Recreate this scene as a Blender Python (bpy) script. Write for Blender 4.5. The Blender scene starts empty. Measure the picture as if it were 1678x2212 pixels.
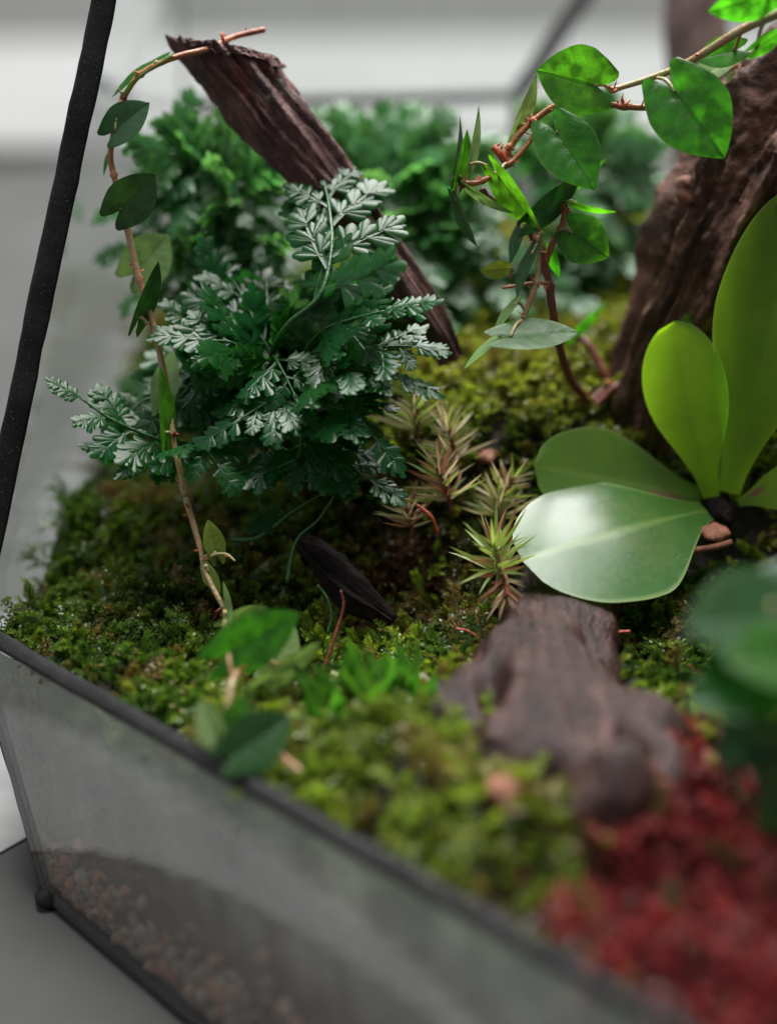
import bpy, math, random
import numpy as np
from mathutils import Vector, Matrix, noise as mn

random.seed(7); rng = np.random.default_rng(7)
U = 0.01                                   # everything below is written in centimetres
sc = bpy.context.scene
COL = sc.collection

# ------------------------------------------------------------------ camera
CAMZ, PITCH, HALF = 13.0, math.radians(28.0), math.radians(17.0)
cam_d = bpy.data.cameras.new('camera'); cam = bpy.data.objects.new('camera', cam_d); COL.objects.link(cam)
cam.location = (0, 0, CAMZ*U); cam.rotation_euler = (math.pi/2 - PITCH, 0, 0)
cam_d.sensor_fit = 'VERTICAL'; cam_d.sensor_height = 24; cam_d.lens = 12/math.tan(HALF)
cam_d.clip_start = 0.01; cam_d.clip_end = 20
cam_d.dof.use_dof = True; cam_d.dof.focus_distance = 24.05*U; cam_d.dof.aperture_fstop = 3.4
sc.camera = cam

# ------------------------------------------------------------------ light
w = bpy.data.worlds.new('World'); sc.world = w; w.use_nodes = True
bg = w.node_tree.nodes['Background']; bg.inputs[0].default_value = (0.93, 0.96, 1.0, 1); bg.inputs[1].default_value = 0.105
def area(name, loc, target, sx, sy, power, col):
    l = bpy.data.lights.new(name, 'AREA'); l.shape = 'RECTANGLE'; l.size = sx*U; l.size_y = sy*U; l.energy = power; l.color = col
    o = bpy.data.objects.new(name, l); COL.objects.link(o); o.location = Vector(loc)*U
    o.rotation_euler = (Vector(target)-Vector(loc)).to_track_quat('-Z', 'Y').to_euler(); return o
area('window_light', (15, 116, 177), (0, 22, 0), 130, 190, 96.0, (1.0, 0.985, 0.96))
area('added_fill_light', (-95, 5, 55), (0, 20, 0), 110, 90, 1.4, (0.95, 0.97, 1.0))  # added fill lamp, unseen, brightens the front pane from the left
sc.view_settings.view_transform = 'Standard'; sc.view_settings.look = 'None'
sc.view_settings.exposure = 0.85; sc.view_settings.gamma = 1.0
sc.cycles.max_bounces = 6; sc.cycles.transparent_max_bounces = 32; sc.cycles.transmission_bounces = 8
sc.cycles.use_denoising = True; sc.cycles.sample_clamp_indirect = 6.0; sc.cycles.sample_clamp_direct = 0.0

# ------------------------------------------------------------------ geometry helpers
FPX = 1106/math.tan(HALF); SP, CP = math.sin(PITCH), math.cos(PITCH)
CAMP = Vector((0, 0, CAMZ))
def P(px, py, d):
    x = (px-839)/FPX*d; u = (1106-py)/FPX*d
    return Vector((x, d*CP+u*SP, CAMZ-d*SP+u*CP))
def G(px, py, z):
    a = P(px, py, 1)-CAMP; t = (z-CAMZ)/a.z
    return CAMP+a*t
def PL(*a): return [P(*q) for q in a]
# quadrilateral the planting fills (plan view)
QA, QB, QF, QD = (-5.75, 20.55), (12.3, 4.75), (12.3, 31.0), (-4.25, 31.3)
def sstep(a, b, x): t = np.clip((x-a)/(b-a), 0, 1); return t*t*(3-2*t)
_h = rng.random((64, 64))
def vnoise(x, y):
    xi = np.floor(x).astype(int); yi = np.floor(y).astype(int); fx = x-xi; fy = y-yi
    fx = fx*fx*(3-2*fx); fy = fy*fy*(3-2*fy)
    g = lambda a, b: _h[a % 64, b % 64]
    return (g(xi, yi)*(1-fx)+g(xi+1, yi)*fx)*(1-fy)+(g(xi, yi+1)*(1-fx)+g(xi+1, yi+1)*fx)*fy
def gauss(x, y, cx, cy, s, a): return a*np.exp(-((x-cx)**2+(y-cy)**2)/(2*s*s))
def H(x, y):
    x = np.asarray(x, float); y = np.asarray(y, float)
    right = sstep(-2.6, 0.6, x)
    z = sstep(20.6, 24.6, y)*2.35*right + sstep(24.5, 28.5, y)*(0.35+0.9*(1-right))
    z = z + gauss(x, y, -4.2, 24.0, 1.3, 0.35) + gauss(x, y, -3.2, 21.6, 0.9, 0.15)
    z = z + gauss(x, y, 0.55, 16.9, 0.95, 0.55) + gauss(x, y, -0.6, 18.0, 0.8, 0.15)
    z = z - gauss(x, y, 4.3, 23.0, 0.9, 0.75) - gauss(x, y, -0.3, 21.8, 0.8, 0.35) - gauss(x, y, -1.6, 20.0, 0.8, 0.22) + gauss(x, y, 1.5, 15.9, 0.5, 0.5)
    z = z + gauss(x, y, 3.6, 15.2, 1.1, 0.45) + gauss(x, y, 4.4, 17.3, 0.9, 0.3)
    z = z + (vnoise(x*0.9+3, y*0.9)-.5)*0.45 + (vnoise(x*2.3, y*2.3+9)-.5)*0.22 + (vnoise(x*6+5, y*6)-.5)*0.08
    # settle towards the front rim
    dx, dy = QB[0]-QA[0], QB[1]-QA[1]; n = math.hypot(dx, dy)
    dist = ((x-QA[0])*(-dy)+(y-QA[1])*dx)/n
    k = sstep(0.0, 1.3, dist)
    return z*k + (1-k)*0.05
def gp(x, y, dz=0.0): return Vector((x, y, float(H(x, y))+dz))

WO = {}
def link(name, data, parent=None, origin=None, mat=None):
    o = bpy.data.objects.new(name, data); COL.objects.link(o)
    origin = Vector(origin) if origin is not None else Vector((0, 0, 0))
    WO[o.name] = origin
    if parent is not None:
        o.parent = parent; o.location = (origin-WO[parent.name])*U
    else:
        o.location = origin*U
    return o
def mesh_data(name, verts, faces, mat=None, smooth=True, uv=None, origin=(0, 0, 0)):
    og = Vector(origin)
    me = bpy.data.meshes.new(name)
    me.from_pydata([tuple((Vector(v)-og)*U) for v in verts], [], faces)
    if uv is not None:
        l = me.uv_layers.new(name='UVMap'); idx = np.zeros(len(me.loops), int); me.loops.foreach_get('vertex_index', idx)
        l.data.foreach_set('uv', np.asarray(uv, float)[idx].ravel())
    if smooth: me.polygons.foreach_set('use_smooth', [True]*len(me.polygons))
    if mat: me.materials.append(mat)
    me.update(); return me
def mk(name, vf, mat, parent=None, origin=None, smooth=True, uv=None):
    v, f = vf[0], vf[1]
    if uv is None and len(vf) > 2: uv = vf[2]
    if origin is None: origin = (sum((Vector(q) for q in v), Vector())/len(v)) if parent is None else WO[parent.name]
    return link(name, mesh_data(name, v, f, mat, smooth, uv, origin), parent, origin)
def empty(name, loc): return link(name, None, None, loc)
def tag(o, label=None, cat=None, group=None, kind=None):
    if label: o['label'] = label
    if cat: o['category'] = cat
    if group: o['group'] = group
    if kind: o['kind'] = kind
    return o
def catmull(pts, n=8):
    pts = [Vector(p) for p in pts]; out = []
    q = [pts[0]*2-pts[1]]+pts+[pts[-1]*2-pts[-2]]
    for i in range(1, len(q)-2):
        for k in range(n):
            t = k/n; a, b, c, d = q[i-1], q[i], q[i+1], q[i+2]
            out.append(0.5*((2*b)+(c-a)*t+(2*a-5*b+4*c-d)*t*t+(3*b-a-3*c+d)*t**3))
    out.append(pts[-1]); return out
def frames(pts):
    T = [(pts[min(i+1, len(pts)-1)]-pts[max(i-1, 0)]).normalized() for i in range(len(pts))]
    n = T[0].orthogonal().normalized(); N = []
    for t in T:
        n = (n-t*n.dot(t)).normalized(); N.append(n)
    return T, N, [t.cross(n) for t, n in zip(T, N)]
def tube(pts, rad, seg=8, fn=None, cap=True, zs=1.0):
    """rad: number, list or function of s in 0..1; fn(s, a, p, n) -> radius factor"""
    T, N, B = frames(pts); m = len(pts); V = []; F = []; UVs = []
    for i, p in enumerate(pts):
        s = i/(m-1); r = rad(s) if callable(rad) else (rad[i] if isinstance(rad, list) else rad)
        for k in range(seg):
            a = 2*math.pi*k/seg; d = N[i]*math.cos(a)+B[i]*math.sin(a)
            rr = r*(fn(s, a, p, d) if fn else 1)
            q = d*rr; q.z *= zs; V.append(p+q); UVs.append((k/seg, s))
    for i in range(m-1):
        for k in range(seg):
            k2 = (k+1) % seg
            F.append((i*seg+k, i*seg+k2, (i+1)*seg+k2, (i+1)*seg+k))
    if cap:
        V.append(pts[0]); V.append(pts[-1]); UVs += [(0, 0), (0, 1)]
        for k in range(seg):
            F.append((len(V)-2, (k+1) % seg, k)); F.append((len(V)-1, (m-1)*seg+k, (m-1)*seg+(k+1) % seg))
    return V, F, UVs
def join(*parts):
    V, F, X = [], [], []
    for p in parts:
        o = len(V); V += list(p[0]); F += [tuple(i+o for i in f) for f in p[1]]
        X += list(p[2]) if len(p) > 2 else [(0, 0)]*len(p[0])
    return V, F, X
def bar(a, b, wdt, hgt, up=(0, 0, 1), n=24, wob=0.0, seed=0.0):
    """rectangular strip with rounded long edges and a slightly uneven hand-soldered surface"""
    a, b = Vector(a), Vector(b); t = (b-a).normalized(); up = Vector(up); s = t.cross(up).normalized(); u = s.cross(t).normalized()
    c = 0.28*min(wdt, hgt); prof = []
    for sx, sy in ((1, 1), (-1, 1), (-1, -1), (1, -1)):
        x, y = sx*wdt/2, sy*hgt/2
        q = [(x, y-sy*c), (x-sx*c*.3, y-sy*c*.3), (x-sx*c, y)]
        prof += q if sx*sy > 0 else q[::-1]
    V, F = [], []
    for i in range(n+1):
        p = a+(b-a)*(i/n)
        for x, y in prof:
            q = p+s*x+u*y
            if wob: q = q+mn.noise_vector(q*2.3+Vector((seed, 0, 0)))*wob+mn.noise_vector(q*0.8)*wob*1.3
            V.append(q)
    m = len(prof)
    for i in range(n):
        for k in range(m): F.append((i*m+k, i*m+(k+1) % m, (i+1)*m+(k+1) % m, (i+1)*m+k))
    F.append(tuple(range(m))[::-1]); F.append(tuple(range(n*m, n*m+m)))
    return V, F

# ------------------------------------------------------------------ material helpers
class NT:
    def __init__(s, name):
        s.m = bpy.data.materials.new(name); s.m.use_nodes = True; s.t = s.m.node_tree; s.t.nodes.clear()
        s.out = s.t.nodes.new('ShaderNodeOutputMaterial')
    def n(s, typ, ins=None, **kw):
        nd = s.t.nodes.new('ShaderNode'+typ)
        for k, v in kw.items(): setattr(nd, k, v)
        for k, v in (ins or {}).items(): s.set(nd.inputs[k], v)
        return nd
    def set(s, sock, v):
        if isinstance(v, bpy.types.NodeSocket): s.t.links.new(v, sock)
        elif isinstance(v, bpy.types.Node): s.t.links.new(v.outputs[0], sock)
        else:
            if sock.type == 'RGBA' and len(v) == 3: v = (*v, 1)
            sock.default_value = v
    def math(s, op, a, b=0.0, c=0.0): return s.n('Math', {0: a, 1: b, 2: c}, operation=op).outputs[0]
    def co(s, kind='Object', scale=100.0, rnd=False):
        tc = s.n('TexCoord').outputs[kind]
        v = s.n('VectorMath', {0: tc, 'Scale': scale}, operation='SCALE').outputs[0]
        if rnd:
            r = s.math('MULTIPLY', s.n('ObjectInfo').outputs['Random'], 37.0)
            v = s.n('VectorMath', {0: v, 1: r}, operation='ADD').outputs[0]
        return v
    def noise(s, v, scale, detail=4.0, rough=0.6): return s.n('TexNoise', {'Vector': v, 'Scale': scale, 'Detail': detail, 'Roughness': rough}).outputs[0]
    def ramp(s, f, *stops):
        r = s.n('ValToRGB', {0: f}); e = r.color_ramp.elements
        while len(e) < len(stops): e.new(0.5)
        for el, (p, c) in zip(e, stops): el.position = p; el.color = (*c, 1) if len(c) == 3 else c
        return r.outputs[0]
    def mix(s, f, a, b, mode='MIX'):
        nd = s.n('Mix', data_type='RGBA', blend_type=mode); s.set(nd.inputs[0], f); s.set(nd.inputs[6], a); s.set(nd.inputs[7], b); return nd.outputs[2]
    def bump(s, h, strength, dist): return s.n('Bump', {'Height': h, 'Strength': strength, 'Distance': dist}).outputs[0]
    def pbr(s, col, rough=0.5, normal=None, spec=0.5, coat=0.0, **kw):
        i = {'Base Color': col, 'Roughness': rough, 'Specular IOR Level': spec, 'Coat Weight': coat, 'Coat Roughness': 0.12}
        if normal is not None: i['Normal'] = normal
        i.update(kw); return s.n('BsdfPrincipled', i).outputs[0]
    def mixs(s, f, a, b): return s.n('MixShader', {0: f, 1: a, 2: b}).outputs[0]
    def done(s, sh): s.set(s.out.inputs[0], sh); return s.m

def leaf_mat(name, base, trans, rough=0.32, transl=0.42, vein=None, scar=False, speck=False, vscale=6.0, quilt=0.35, blotch=None, coat=0.0, edge=None, bumpy=0.35):
    m = NT(name); v = m.co('Object', 100, True)
    uv = m.n('SeparateXYZ', {0: m.n('TexCoord').outputs['UV']})
    a = m.math('MULTIPLY', m.math('ABSOLUTE', m.math('SUBTRACT', uv.outputs[1], 0.5)), 2.0)
    f = m.math('FRACT', m.math('SUBTRACT', m.math('MULTIPLY', uv.outputs[0], vscale), m.math('MULTIPLY', a, 1.5)))
    d = m.math('MULTIPLY', m.math('ABSOLUTE', m.math('SUBTRACT', f, 0.5)), 2.0)          # 0 in the quilt, 1 on the vein
    sv = m.n('MapRange', {0: d, 1: 0.72, 2: 1.0}, interpolation_type='SMOOTHSTEP').outputs[0]
    mr = m.n('MapRange', {0: a, 1: 0.10, 2: 0.015}, interpolation_type='SMOOTHSTEP').outputs[0]
    vo = m.n('TexVoronoi', {'Vector': v, 'Scale': 5.5}, feature='SMOOTH_F1').outputs[0]
    ar = m.n('MapRange', {0: vo, 1: 0.25, 2: 0.75}).outputs[0]
    veins = m.math('MAXIMUM', m.math('MULTIPLY', m.math('MAXIMUM', m.math('MULTIPLY', sv, 0.6), ar), 0.6), mr)
    nz = m.noise(v, 2.2, 4); nf = m.noise(v, 9.0, 3)
    r = m.n('ObjectInfo').outputs['Random']
    hsv = lambda c, k: m.n('HueSaturation', {'Hue': m.math('ADD', 0.488, m.math('MULTIPLY', r, 0.024)), 'Saturation': 1.0,
                     'Value': m.math('ADD', 0.72, m.math('ADD', m.math('MULTIPLY', nz, k), m.math('MULTIPLY', r, 0.18))), 'Color': c}).outputs[0]
    cb = hsv((*base, 1), 0.45); ct = hsv((*trans, 1), 0.55)
    if vein:
        cb = m.mix(m.math('MULTIPLY', veins, 0.55), cb, vein)
        q = m.math('SUBTRACT', 1.0, m.math('MULTIPLY', m.math('ADD', m.math('MULTIPLY', veins, 0.5), m.math('MULTIPLY', nz, 0.6)), quilt*1.6))
        q = m.math('MULTIPLY', q, m.n('MapRange', {0: m.noise(v, 4.2, 2, 0.5), 1: 0.38, 2: 0.62, 3: 0.38, 4: 1.15}).outputs[0])
        ct = m.mix(1.0, ct, m.n('CombineColor', {0: q, 1: q, 2: q}).outputs[0], 'MULTIPLY')
    if scar:   # one brown healed patch near the stalk end
        dx = m.math('MULTIPLY', m.math('SUBTRACT', uv.outputs[0], 0.24), 3.2); dy = m.math('MULTIPLY', m.math('SUBTRACT', uv.outputs[1], 0.30), 2.6)
        rr = m.math('ADD', m.math('SQRT', m.math('ADD', m.math('MULTIPLY', dx, dx), m.math('MULTIPLY', dy, dy))), m.math('MULTIPLY', nf, 0.35))
        sf = m.n('MapRange', {0: rr, 1: 0.75, 2: 0.35}, interpolation_type='SMOOTHSTEP').outputs[0]
        cb = m.mix(sf, cb, (0.24, 0.13, 0.09, 1)); ct = m.mix(sf, ct, (0.2, 0.1, 0.06, 1))
    if blotch:
        bl = m.n('MapRange', {0: nz, 1: 0.55, 2: 0.72}).outputs[0]
        cb = m.mix(m.math('MULTIPLY', bl, 0.7), cb, blotch); ct = m.mix(m.math('MULTIPLY', bl, 0.7), ct, blotch)
    if speck:
        ss = m.n('MapRange', {0: m.noise(v, 30, 2, 0.5), 1: 0.69, 2: 0.74}).outputs[0]; cb = m.mix(m.math('MULTIPLY', ss, 0.45), cb, (0.45, 0.5, 0.4, 1))
        cb = m.mix(m.math('MULTIPLY', mr, 0.35), cb, (0.22, 0.34, 0.08, 1)); cb = m.mix(m.math('MULTIPLY', m.n('MapRange', {0: m.noise(v, 1.1, 5, 0.65), 1: 0.45, 2: 0.7}).outputs[0], 0.4), cb, (0.10, 0.12, 0.02, 1))
    if edge:
        eg = m.n('MapRange', {0: a, 1: 0.93, 2: 1.0}).outputs[0]; cb = m.mix(m.math('MULTIPLY', eg, 0.7), cb, edge)
    hgt = m.math('ADD', m.math('MULTIPLY', veins, -0.5 if vein else 0.0), m.math('MULTIPLY', nf, 0.35))
    nrm = m.bump(hgt, bumpy, 0.0004)
    rg = m.math('ADD', rough-0.06, m.math('MULTIPLY', nf, 0.14))
    sh = m.pbr(cb, rg, nrm, 0.5, coat)
    return m.done(m.mixs(transl, sh, m.n('BsdfTranslucent', {'Color': ct, 'Normal': nrm}).outputs[0]))

FIG = leaf_mat('creeping_fig_leaf', (0.03, 0.12, 0.015), (0.17, 0.70, 0.015), 0.36, 0.55, vein=(0.06, 0.20, 0.03), quilt=0.55, edge=(0.14, 0.34, 0.05))
FIGD = leaf_mat('creeping_fig_leaf_dark', (0.018, 0.065, 0.018), (0.03, 0.13, 0.012), 0.36, 0.25, vein=(0.035, 0.10, 0.03), quilt=0.5)
FIGP = leaf_mat('creeping_fig_leaf_pale', (0.18, 0.30, 0.10), (0.30, 0.52, 0.10), 0.38, 0.4, vein=(0.20, 0.32, 0.12), quilt=0.5)
FIGY = leaf_mat('creeping_fig_leaf_young', (0.16, 0.25, 0.03), (0.40, 0.55, 0.04), 0.4, 0.45, vein=(0.2, 0.3, 0.05), quilt=0.6)
FERN = leaf_mat('fern_leaf', (0.007, 0.062, 0.012), (0.055, 0.36, 0.03), 0.30, 0.46)
FERNB = leaf_mat('fern_leaf_bright', (0.05, 0.15, 0.05), (0.17, 0.46, 0.09), 0.27, 0.42)
TUFT = leaf_mat('clubmoss_leaf', (0.045, 0.15, 0.02), (0.11, 0.34, 0.02), 0.35, 0.38)
ORCH = leaf_mat('orchid_leaf', (0.09, 0.22, 0.02), (0.52, 0.92, 0.02), 0.42, 0.64, edge=(0.36, 0.44, 0.16), bumpy=0.2, speck=True)
ORCHG = leaf_mat('orchid_leaf_gloss', (0.028, 0.115, 0.016), (0.15, 0.42, 0.02), 0.24, 0.3, edge=(0.28, 0.38, 0.14), bumpy=0.08, speck=True)
ORCHR = leaf_mat('orchid_leaf_blotched', (0.09, 0.19, 0.025), (0.22, 0.38, 0.02), 0.40, 0.35, edge=(0.28, 0.34, 0.12), bumpy=0.25, scar=True, speck=True)
STAR = leaf_mat('star_moss_leaf', (0.20, 0.27, 0.06), (0.36, 0.46, 0.08), 0.4, 0.4)
STARB = leaf_mat('star_moss_leaf_brown', (0.42, 0.35, 0.19), (0.52, 0.44, 0.22), 0.45, 0.4)
STARR = leaf_mat('star_moss_leaf_orange', (0.28, 0.12, 0.06), (0.38, 0.16, 0.07), 0.45, 0.35)

def stem_mat(name, c1, c2, c3, rough=0.42):
    m = NT(name); v = m.co('Object', 100)
    nz = m.noise(v, 1.6, 4); nf = m.noise(v, 14, 3)
    c = m.ramp(nz, (0.32, c1), (0.5, c2), (0.68, c3))
    return m.done(m.pbr(c, rough, m.bump(nf, 0.5, 0.0004), 0.5, **{'Subsurface Weight': 0.12, 'Subsurface Radius': (0.001, 0.0006, 0.0004), 'Subsurface Scale': 1.0}))
STEM = stem_mat('vine_stem_orange', (0.20, 0.05, 0.02), (0.34, 0.11, 0.04), (0.30, 0.17, 0.06))
STEMD = stem_mat('vine_stem_red', (0.07, 0.018, 0.014), (0.13, 0.03, 0.02), (0.20, 0.055, 0.03))
STEMP = stem_mat('vine_stem_pale', (0.22, 0.22, 0.08), (0.30, 0.26, 0.12), (0.34, 0.16, 0.08))
STEML = stem_mat('vine_stem_tan', (0.22, 0.19, 0.08), (0.30, 0.20, 0.10), (0.30, 0.11, 0.06))
NODE = stem_mat('vine_node_red', (0.30, 0.035, 0.02), (0.42, 0.08, 0.035), (0.45, 0.14, 0.06))
RACH = stem_mat('fern_stalk', (0.010, 0.05, 0.012), (0.016, 0.075, 0.016), (0.03, 0.11, 0.02), 0.4)

def wood_mat(name, dark, mid, light, red=None, rough=0.55, wet=0.0, sx=1.0, bstr=0.8, spec=0.5):
    m = NT(name); v = m.co('Object', 100)
    uv = m.n('TexCoord').outputs['UV']
    sv = m.n('VectorMath', {0: uv, 1: (14.0*sx, 3.0, 0)}, operation='MULTIPLY').outputs[0]
    grain = m.noise(sv, 2.2, 6, 0.65); n1 = m.noise(v, 1.3, 5, 0.6); n2 = m.noise(v, 7, 6, 0.7)
    f = m.math('ADD', m.math('MULTIPLY', grain, 0.5), m.math('ADD', m.math('MULTIPLY', n1, 0.3), m.math('MULTIPLY', n2, 0.25)))
    c = m.ramp(f, (0.40, dark), (0.53, mid), (0.68, light))
    if red: c = m.mix(m.n('MapRange', {0: m.noise(v, 0.9, 4), 1: 0.55, 2: 0.68}).outputs[0], c, m.mix(n2, red, mid))
    h = m.math('ADD', m.math('MULTIPLY', grain, 0.7), m.math('MULTIPLY', n2, 0.6))
    rg = m.math('ADD', rough-0.12, m.math('MULTIPLY', n2, 0.25))
    return m.done(m.pbr(c, rg, m.bump(h, bstr, 0.0012), spec, wet))
WOODR = wood_mat('driftwood_red', (0.016, 0.006, 0.0055), (0.085, 0.031, 0.027), (0.23, 0.105, 0.095), red=(0.36, 0.055, 0.036))
WOODB = wood_mat('driftwood_brown', (0.010, 0.005, 0.0035), (0.085, 0.038, 0.026), (0.32, 0.17, 0.125), rough=0.62, spec=0.3)
WOODG = wood_mat('driftwood_grey', (0.014, 0.009, 0.008), (0.060, 0.038, 0.035), (0.15, 0.10, 0.095), rough=0.62, wet=0.08)
WOODW = wood_mat('driftwood_wet', (0.005, 0.0025, 0.0025), (0.032, 0.014, 0.013), (0.11, 0.056, 0.052), rough=0.30, wet=0.0, bstr=0.8, spec=0.32)
WOODK = wood_mat('driftwood_pink', (0.07, 0.04, 0.036), (0.17, 0.105, 0.095), (0.30, 0.20, 0.185), rough=0.7)
WOODD = wood_mat('bark_dark', (0.005, 0.003, 0.003), (0.014, 0.008, 0.008), (0.05, 0.028, 0.026), rough=0.6, wet=0.0, spec=0.2)
WOODP = wood_mat('twig_orange', (0.12, 0.04, 0.02), (0.25, 0.09, 0.045), (0.36, 0.18, 0.10))

def solder():
    m = NT('black_solder'); v = m.co('Object', 100)
    n2 = m.noise(v, 11, 5, 0.7); n3 = m.noise(v, 45, 2, 0.5); n1 = m.noise(v, 1.5, 3)
    c = m.ramp(n1, (0.35, (0.007, 0.007, 0.0075)), (0.7, (0.017, 0.017, 0.018)))
    c = m.mix(m.n('MapRange', {0: n3, 1: 0.68, 2: 0.76}).outputs[0], c, (0.22, 0.21, 0.20))
    return m.done(m.pbr(c, m.math('ADD', 0.45, m.math('MULTIPLY', n2, 0.25)), m.bump(n2, 0.22, 0.0004), 0.14, **{'Metallic': 0.0}))
SOLDER = solder()
def glass(name, film=0.06, streak=False, band=False, f0=0.04):
    m = NT(name); v = m.co('Object', 100)
    lw = m.n('LayerWeight', {0: 0.5}).outputs['Facing']
    fr = m.math('ADD', f0, m.math('MULTIPLY', m.math('POWER', lw, 5.0), 1-f0))
    tr = m.n('BsdfTransparent', {'Color': (0.955, 0.975, 0.965)}).outputs[0]
    gl = m.n('BsdfGlossy', {'Color': (1, 1, 1), 'Roughness': 0.03}).outputs[0]
    s = m.mixs(fr, tr, gl)
    sv = m.n('Mapping', {'Vector': m.n('VectorMath', {0: m.n('TexCoord').outputs['UV'], 1: (24, 4, 0)}, operation='MULTIPLY').outputs[0], 'Rotation': (0, 0, 0.45), 'Scale': (2.2, 0.22, 1)}).outputs[0] if streak else v
    n1 = m.noise(sv, 1.0, 6, 0.65); n2 = m.noise(v, 5.5, 3, 0.55)
    sp = m.n('MapRange', {0: n2, 1: 0.66, 2: 0.74}).outputs[0]
    f = m.math('MULTIPLY', m.n('MapRange', {0: n1, 1: 0.3, 2: 0.75, 3: 0.35, 4: 1.5}).outputs[0], film)
    if band:   # reflected brightness put in as a pale veil, denser towards the rim
        y = m.n('SeparateXYZ', {0: m.n('TexCoord').outputs['UV']}).outputs[1]
        yy = m.math('ADD', y, m.math('MULTIPLY', m.math('SUBTRACT', n1, 0.5), 0.5))
        f = m.math('MULTIPLY', f, m.n('MapRange', {0: yy, 1: 0.38, 2: 0.62, 3: 0.12, 4: 1.6}, interpolation_type='SMOOTHSTEP').outputs[0])
    if streak:   # fine run-off streaks and hard-water specks
        fs = m.n('MapRange', {0: m.noise(sv, 5.0, 6, 0.7), 1: 0.52, 2: 0.70}).outputs[0]; ws = m.n('MapRange', {0: m.noise(v, 22, 2, 0.5), 1: 0.70, 2: 0.76}).outputs[0]
        f = m.math('ADD', m.math('MULTIPLY', f, m.math('ADD', 0.75, m.math('MULTIPLY', fs, 0.9))), m.math('MULTIPLY', m.math('MULTIPLY', ws, n1), 0.5))
    f = m.math('MINIMUM', m.math('ADD', f, m.math('MULTIPLY', sp, film*0.5)), 0.8)
    d = m.mixs(0.55, m.n('BsdfDiffuse', {'Color': (0.62, 0.63, 0.62)}).outputs[0], m.n('BsdfTranslucent', {'Color': (0.7, 0.71, 0.7)}).outputs[0])
    return m.done(m.mixs(f, s, d))
GLASSF = glass('front_glass_veiled', 0.14, True, True, 0.11)
GLASS = glass('side_glass', 0.05)
GLASSE = NT('glass_edge'); GLASSE = GLASSE.done(GLASSE.mixs(0.75, GLASSE.n('BsdfTransparent').outputs[0], GLASSE.pbr((0.30, 0.32, 0.31), 0.3)))
_m = NT('water'); WATER = _m.done(_m.n('BsdfGlass', {'Color': (1, 1, 1), 'Roughness': 0.0, 'IOR': 1.33}).outputs[0])

def soil_mat():
    m = NT('wet_soil'); v = m.co('Object', 100)
    n1 = m.noise(v, 2.0, 6, 0.7); n2 = m.noise(v, 9, 5, 0.7)
    c = m.ramp(n1, (0.35, (0.006, 0.005, 0.004)), (0.55, (0.018, 0.012, 0.008)), (0.72, (0.045, 0.028, 0.018)))
    c = m.mix(m.n('MapRange', {0: n2, 1: 0.62, 2: 0.7}).outputs[0], c, (0.09, 0.035, 0.02))
    return m.done(m.pbr(c, 0.5, m.bump(m.math('ADD', n1, n2), 0.9, 0.002), 0.5))
SOIL = soil_mat()
def layer_mat():
    m = NT('substrate_layers'); v = m.co('Object', 100)
    n1 = m.noise(v, 1.3, 6, 0.7); n2 = m.noise(v, 5, 5, 0.7)
    c = m.ramp(n2, (0.35, (0.020, 0.014, 0.010)), (0.55, (0.07, 0.044, 0.032)), (0.75, (0.20, 0.125, 0.09)))
    c = m.mix(n1, c, (0.09, 0.05, 0.036, 1))
    z = m.n('SeparateXYZ', {0: v}).outputs[2]     # moss pressed against the glass just under the rim
    g = m.n('MapRange', {0: m.math('ADD', z, m.math('MULTIPLY', m.math('SUBTRACT', n1, 0.5), 2.2)), 1: -1.1, 2: -0.5}).outputs[0]
    c = m.mix(g, c, m.mix(n2, (0.12, 0.15, 0.05, 1), (0.30, 0.33, 0.22, 1)))
    return m.done(m.pbr(c, 0.6, m.bump(n2, 0.8, 0.002)))
LAYER = layer_mat()
def attr_mat(name, rough=0.42, transl=0.35, tgain=(1.7, 1.9, 1.1), spec=0.5):
    m = NT(name); c = m.n('Attribute', attribute_name='tint').outputs[0]
    ct = m.mix(1.0, c, (*tgain, 1), 'MULTIPLY')
    return m.done(m.mixs(transl, m.pbr(c, rough, None, spec), m.n('BsdfTranslucent', {'Color': ct}).outputs[0]))
MOSS = attr_mat('moss_leaf', 0.27, 0.33)
REDM = attr_mat('red_moss_leaf', 0.5, 0.25, (1.4, 1.0, 1.0))
PEB = attr_mat('pebble', 0.6, 0.0)

def plain(name, c1, c2, scale, rough=0.6, bstr=0.2, stretch=(1, 1, 1), spec=0.5):
    m = NT(name); v = m.n('VectorMath', {0: m.co('Object', 100), 1: stretch}, operation='MULTIPLY').outputs[0]
    n1 = m.noise(v, scale, 5, 0.6)
    return m.done(m.pbr(m.ramp(n1, (0.35, c1), (0.65, c2)), rough, m.bump(n1, bstr, 0.001), spec))
TABLE = plain('grey_tabletop', (0.055, 0.055, 0.054), (0.072, 0.072, 0.071), 0.25, 0.85, spec=0.08)
BOARD = plain('white_painted_board', (0.14, 0.141, 0.142), (0.20, 0.201, 0.202), 0.5, 0.5, 0.3, (0.3, 2.2, 2.2))

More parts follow.
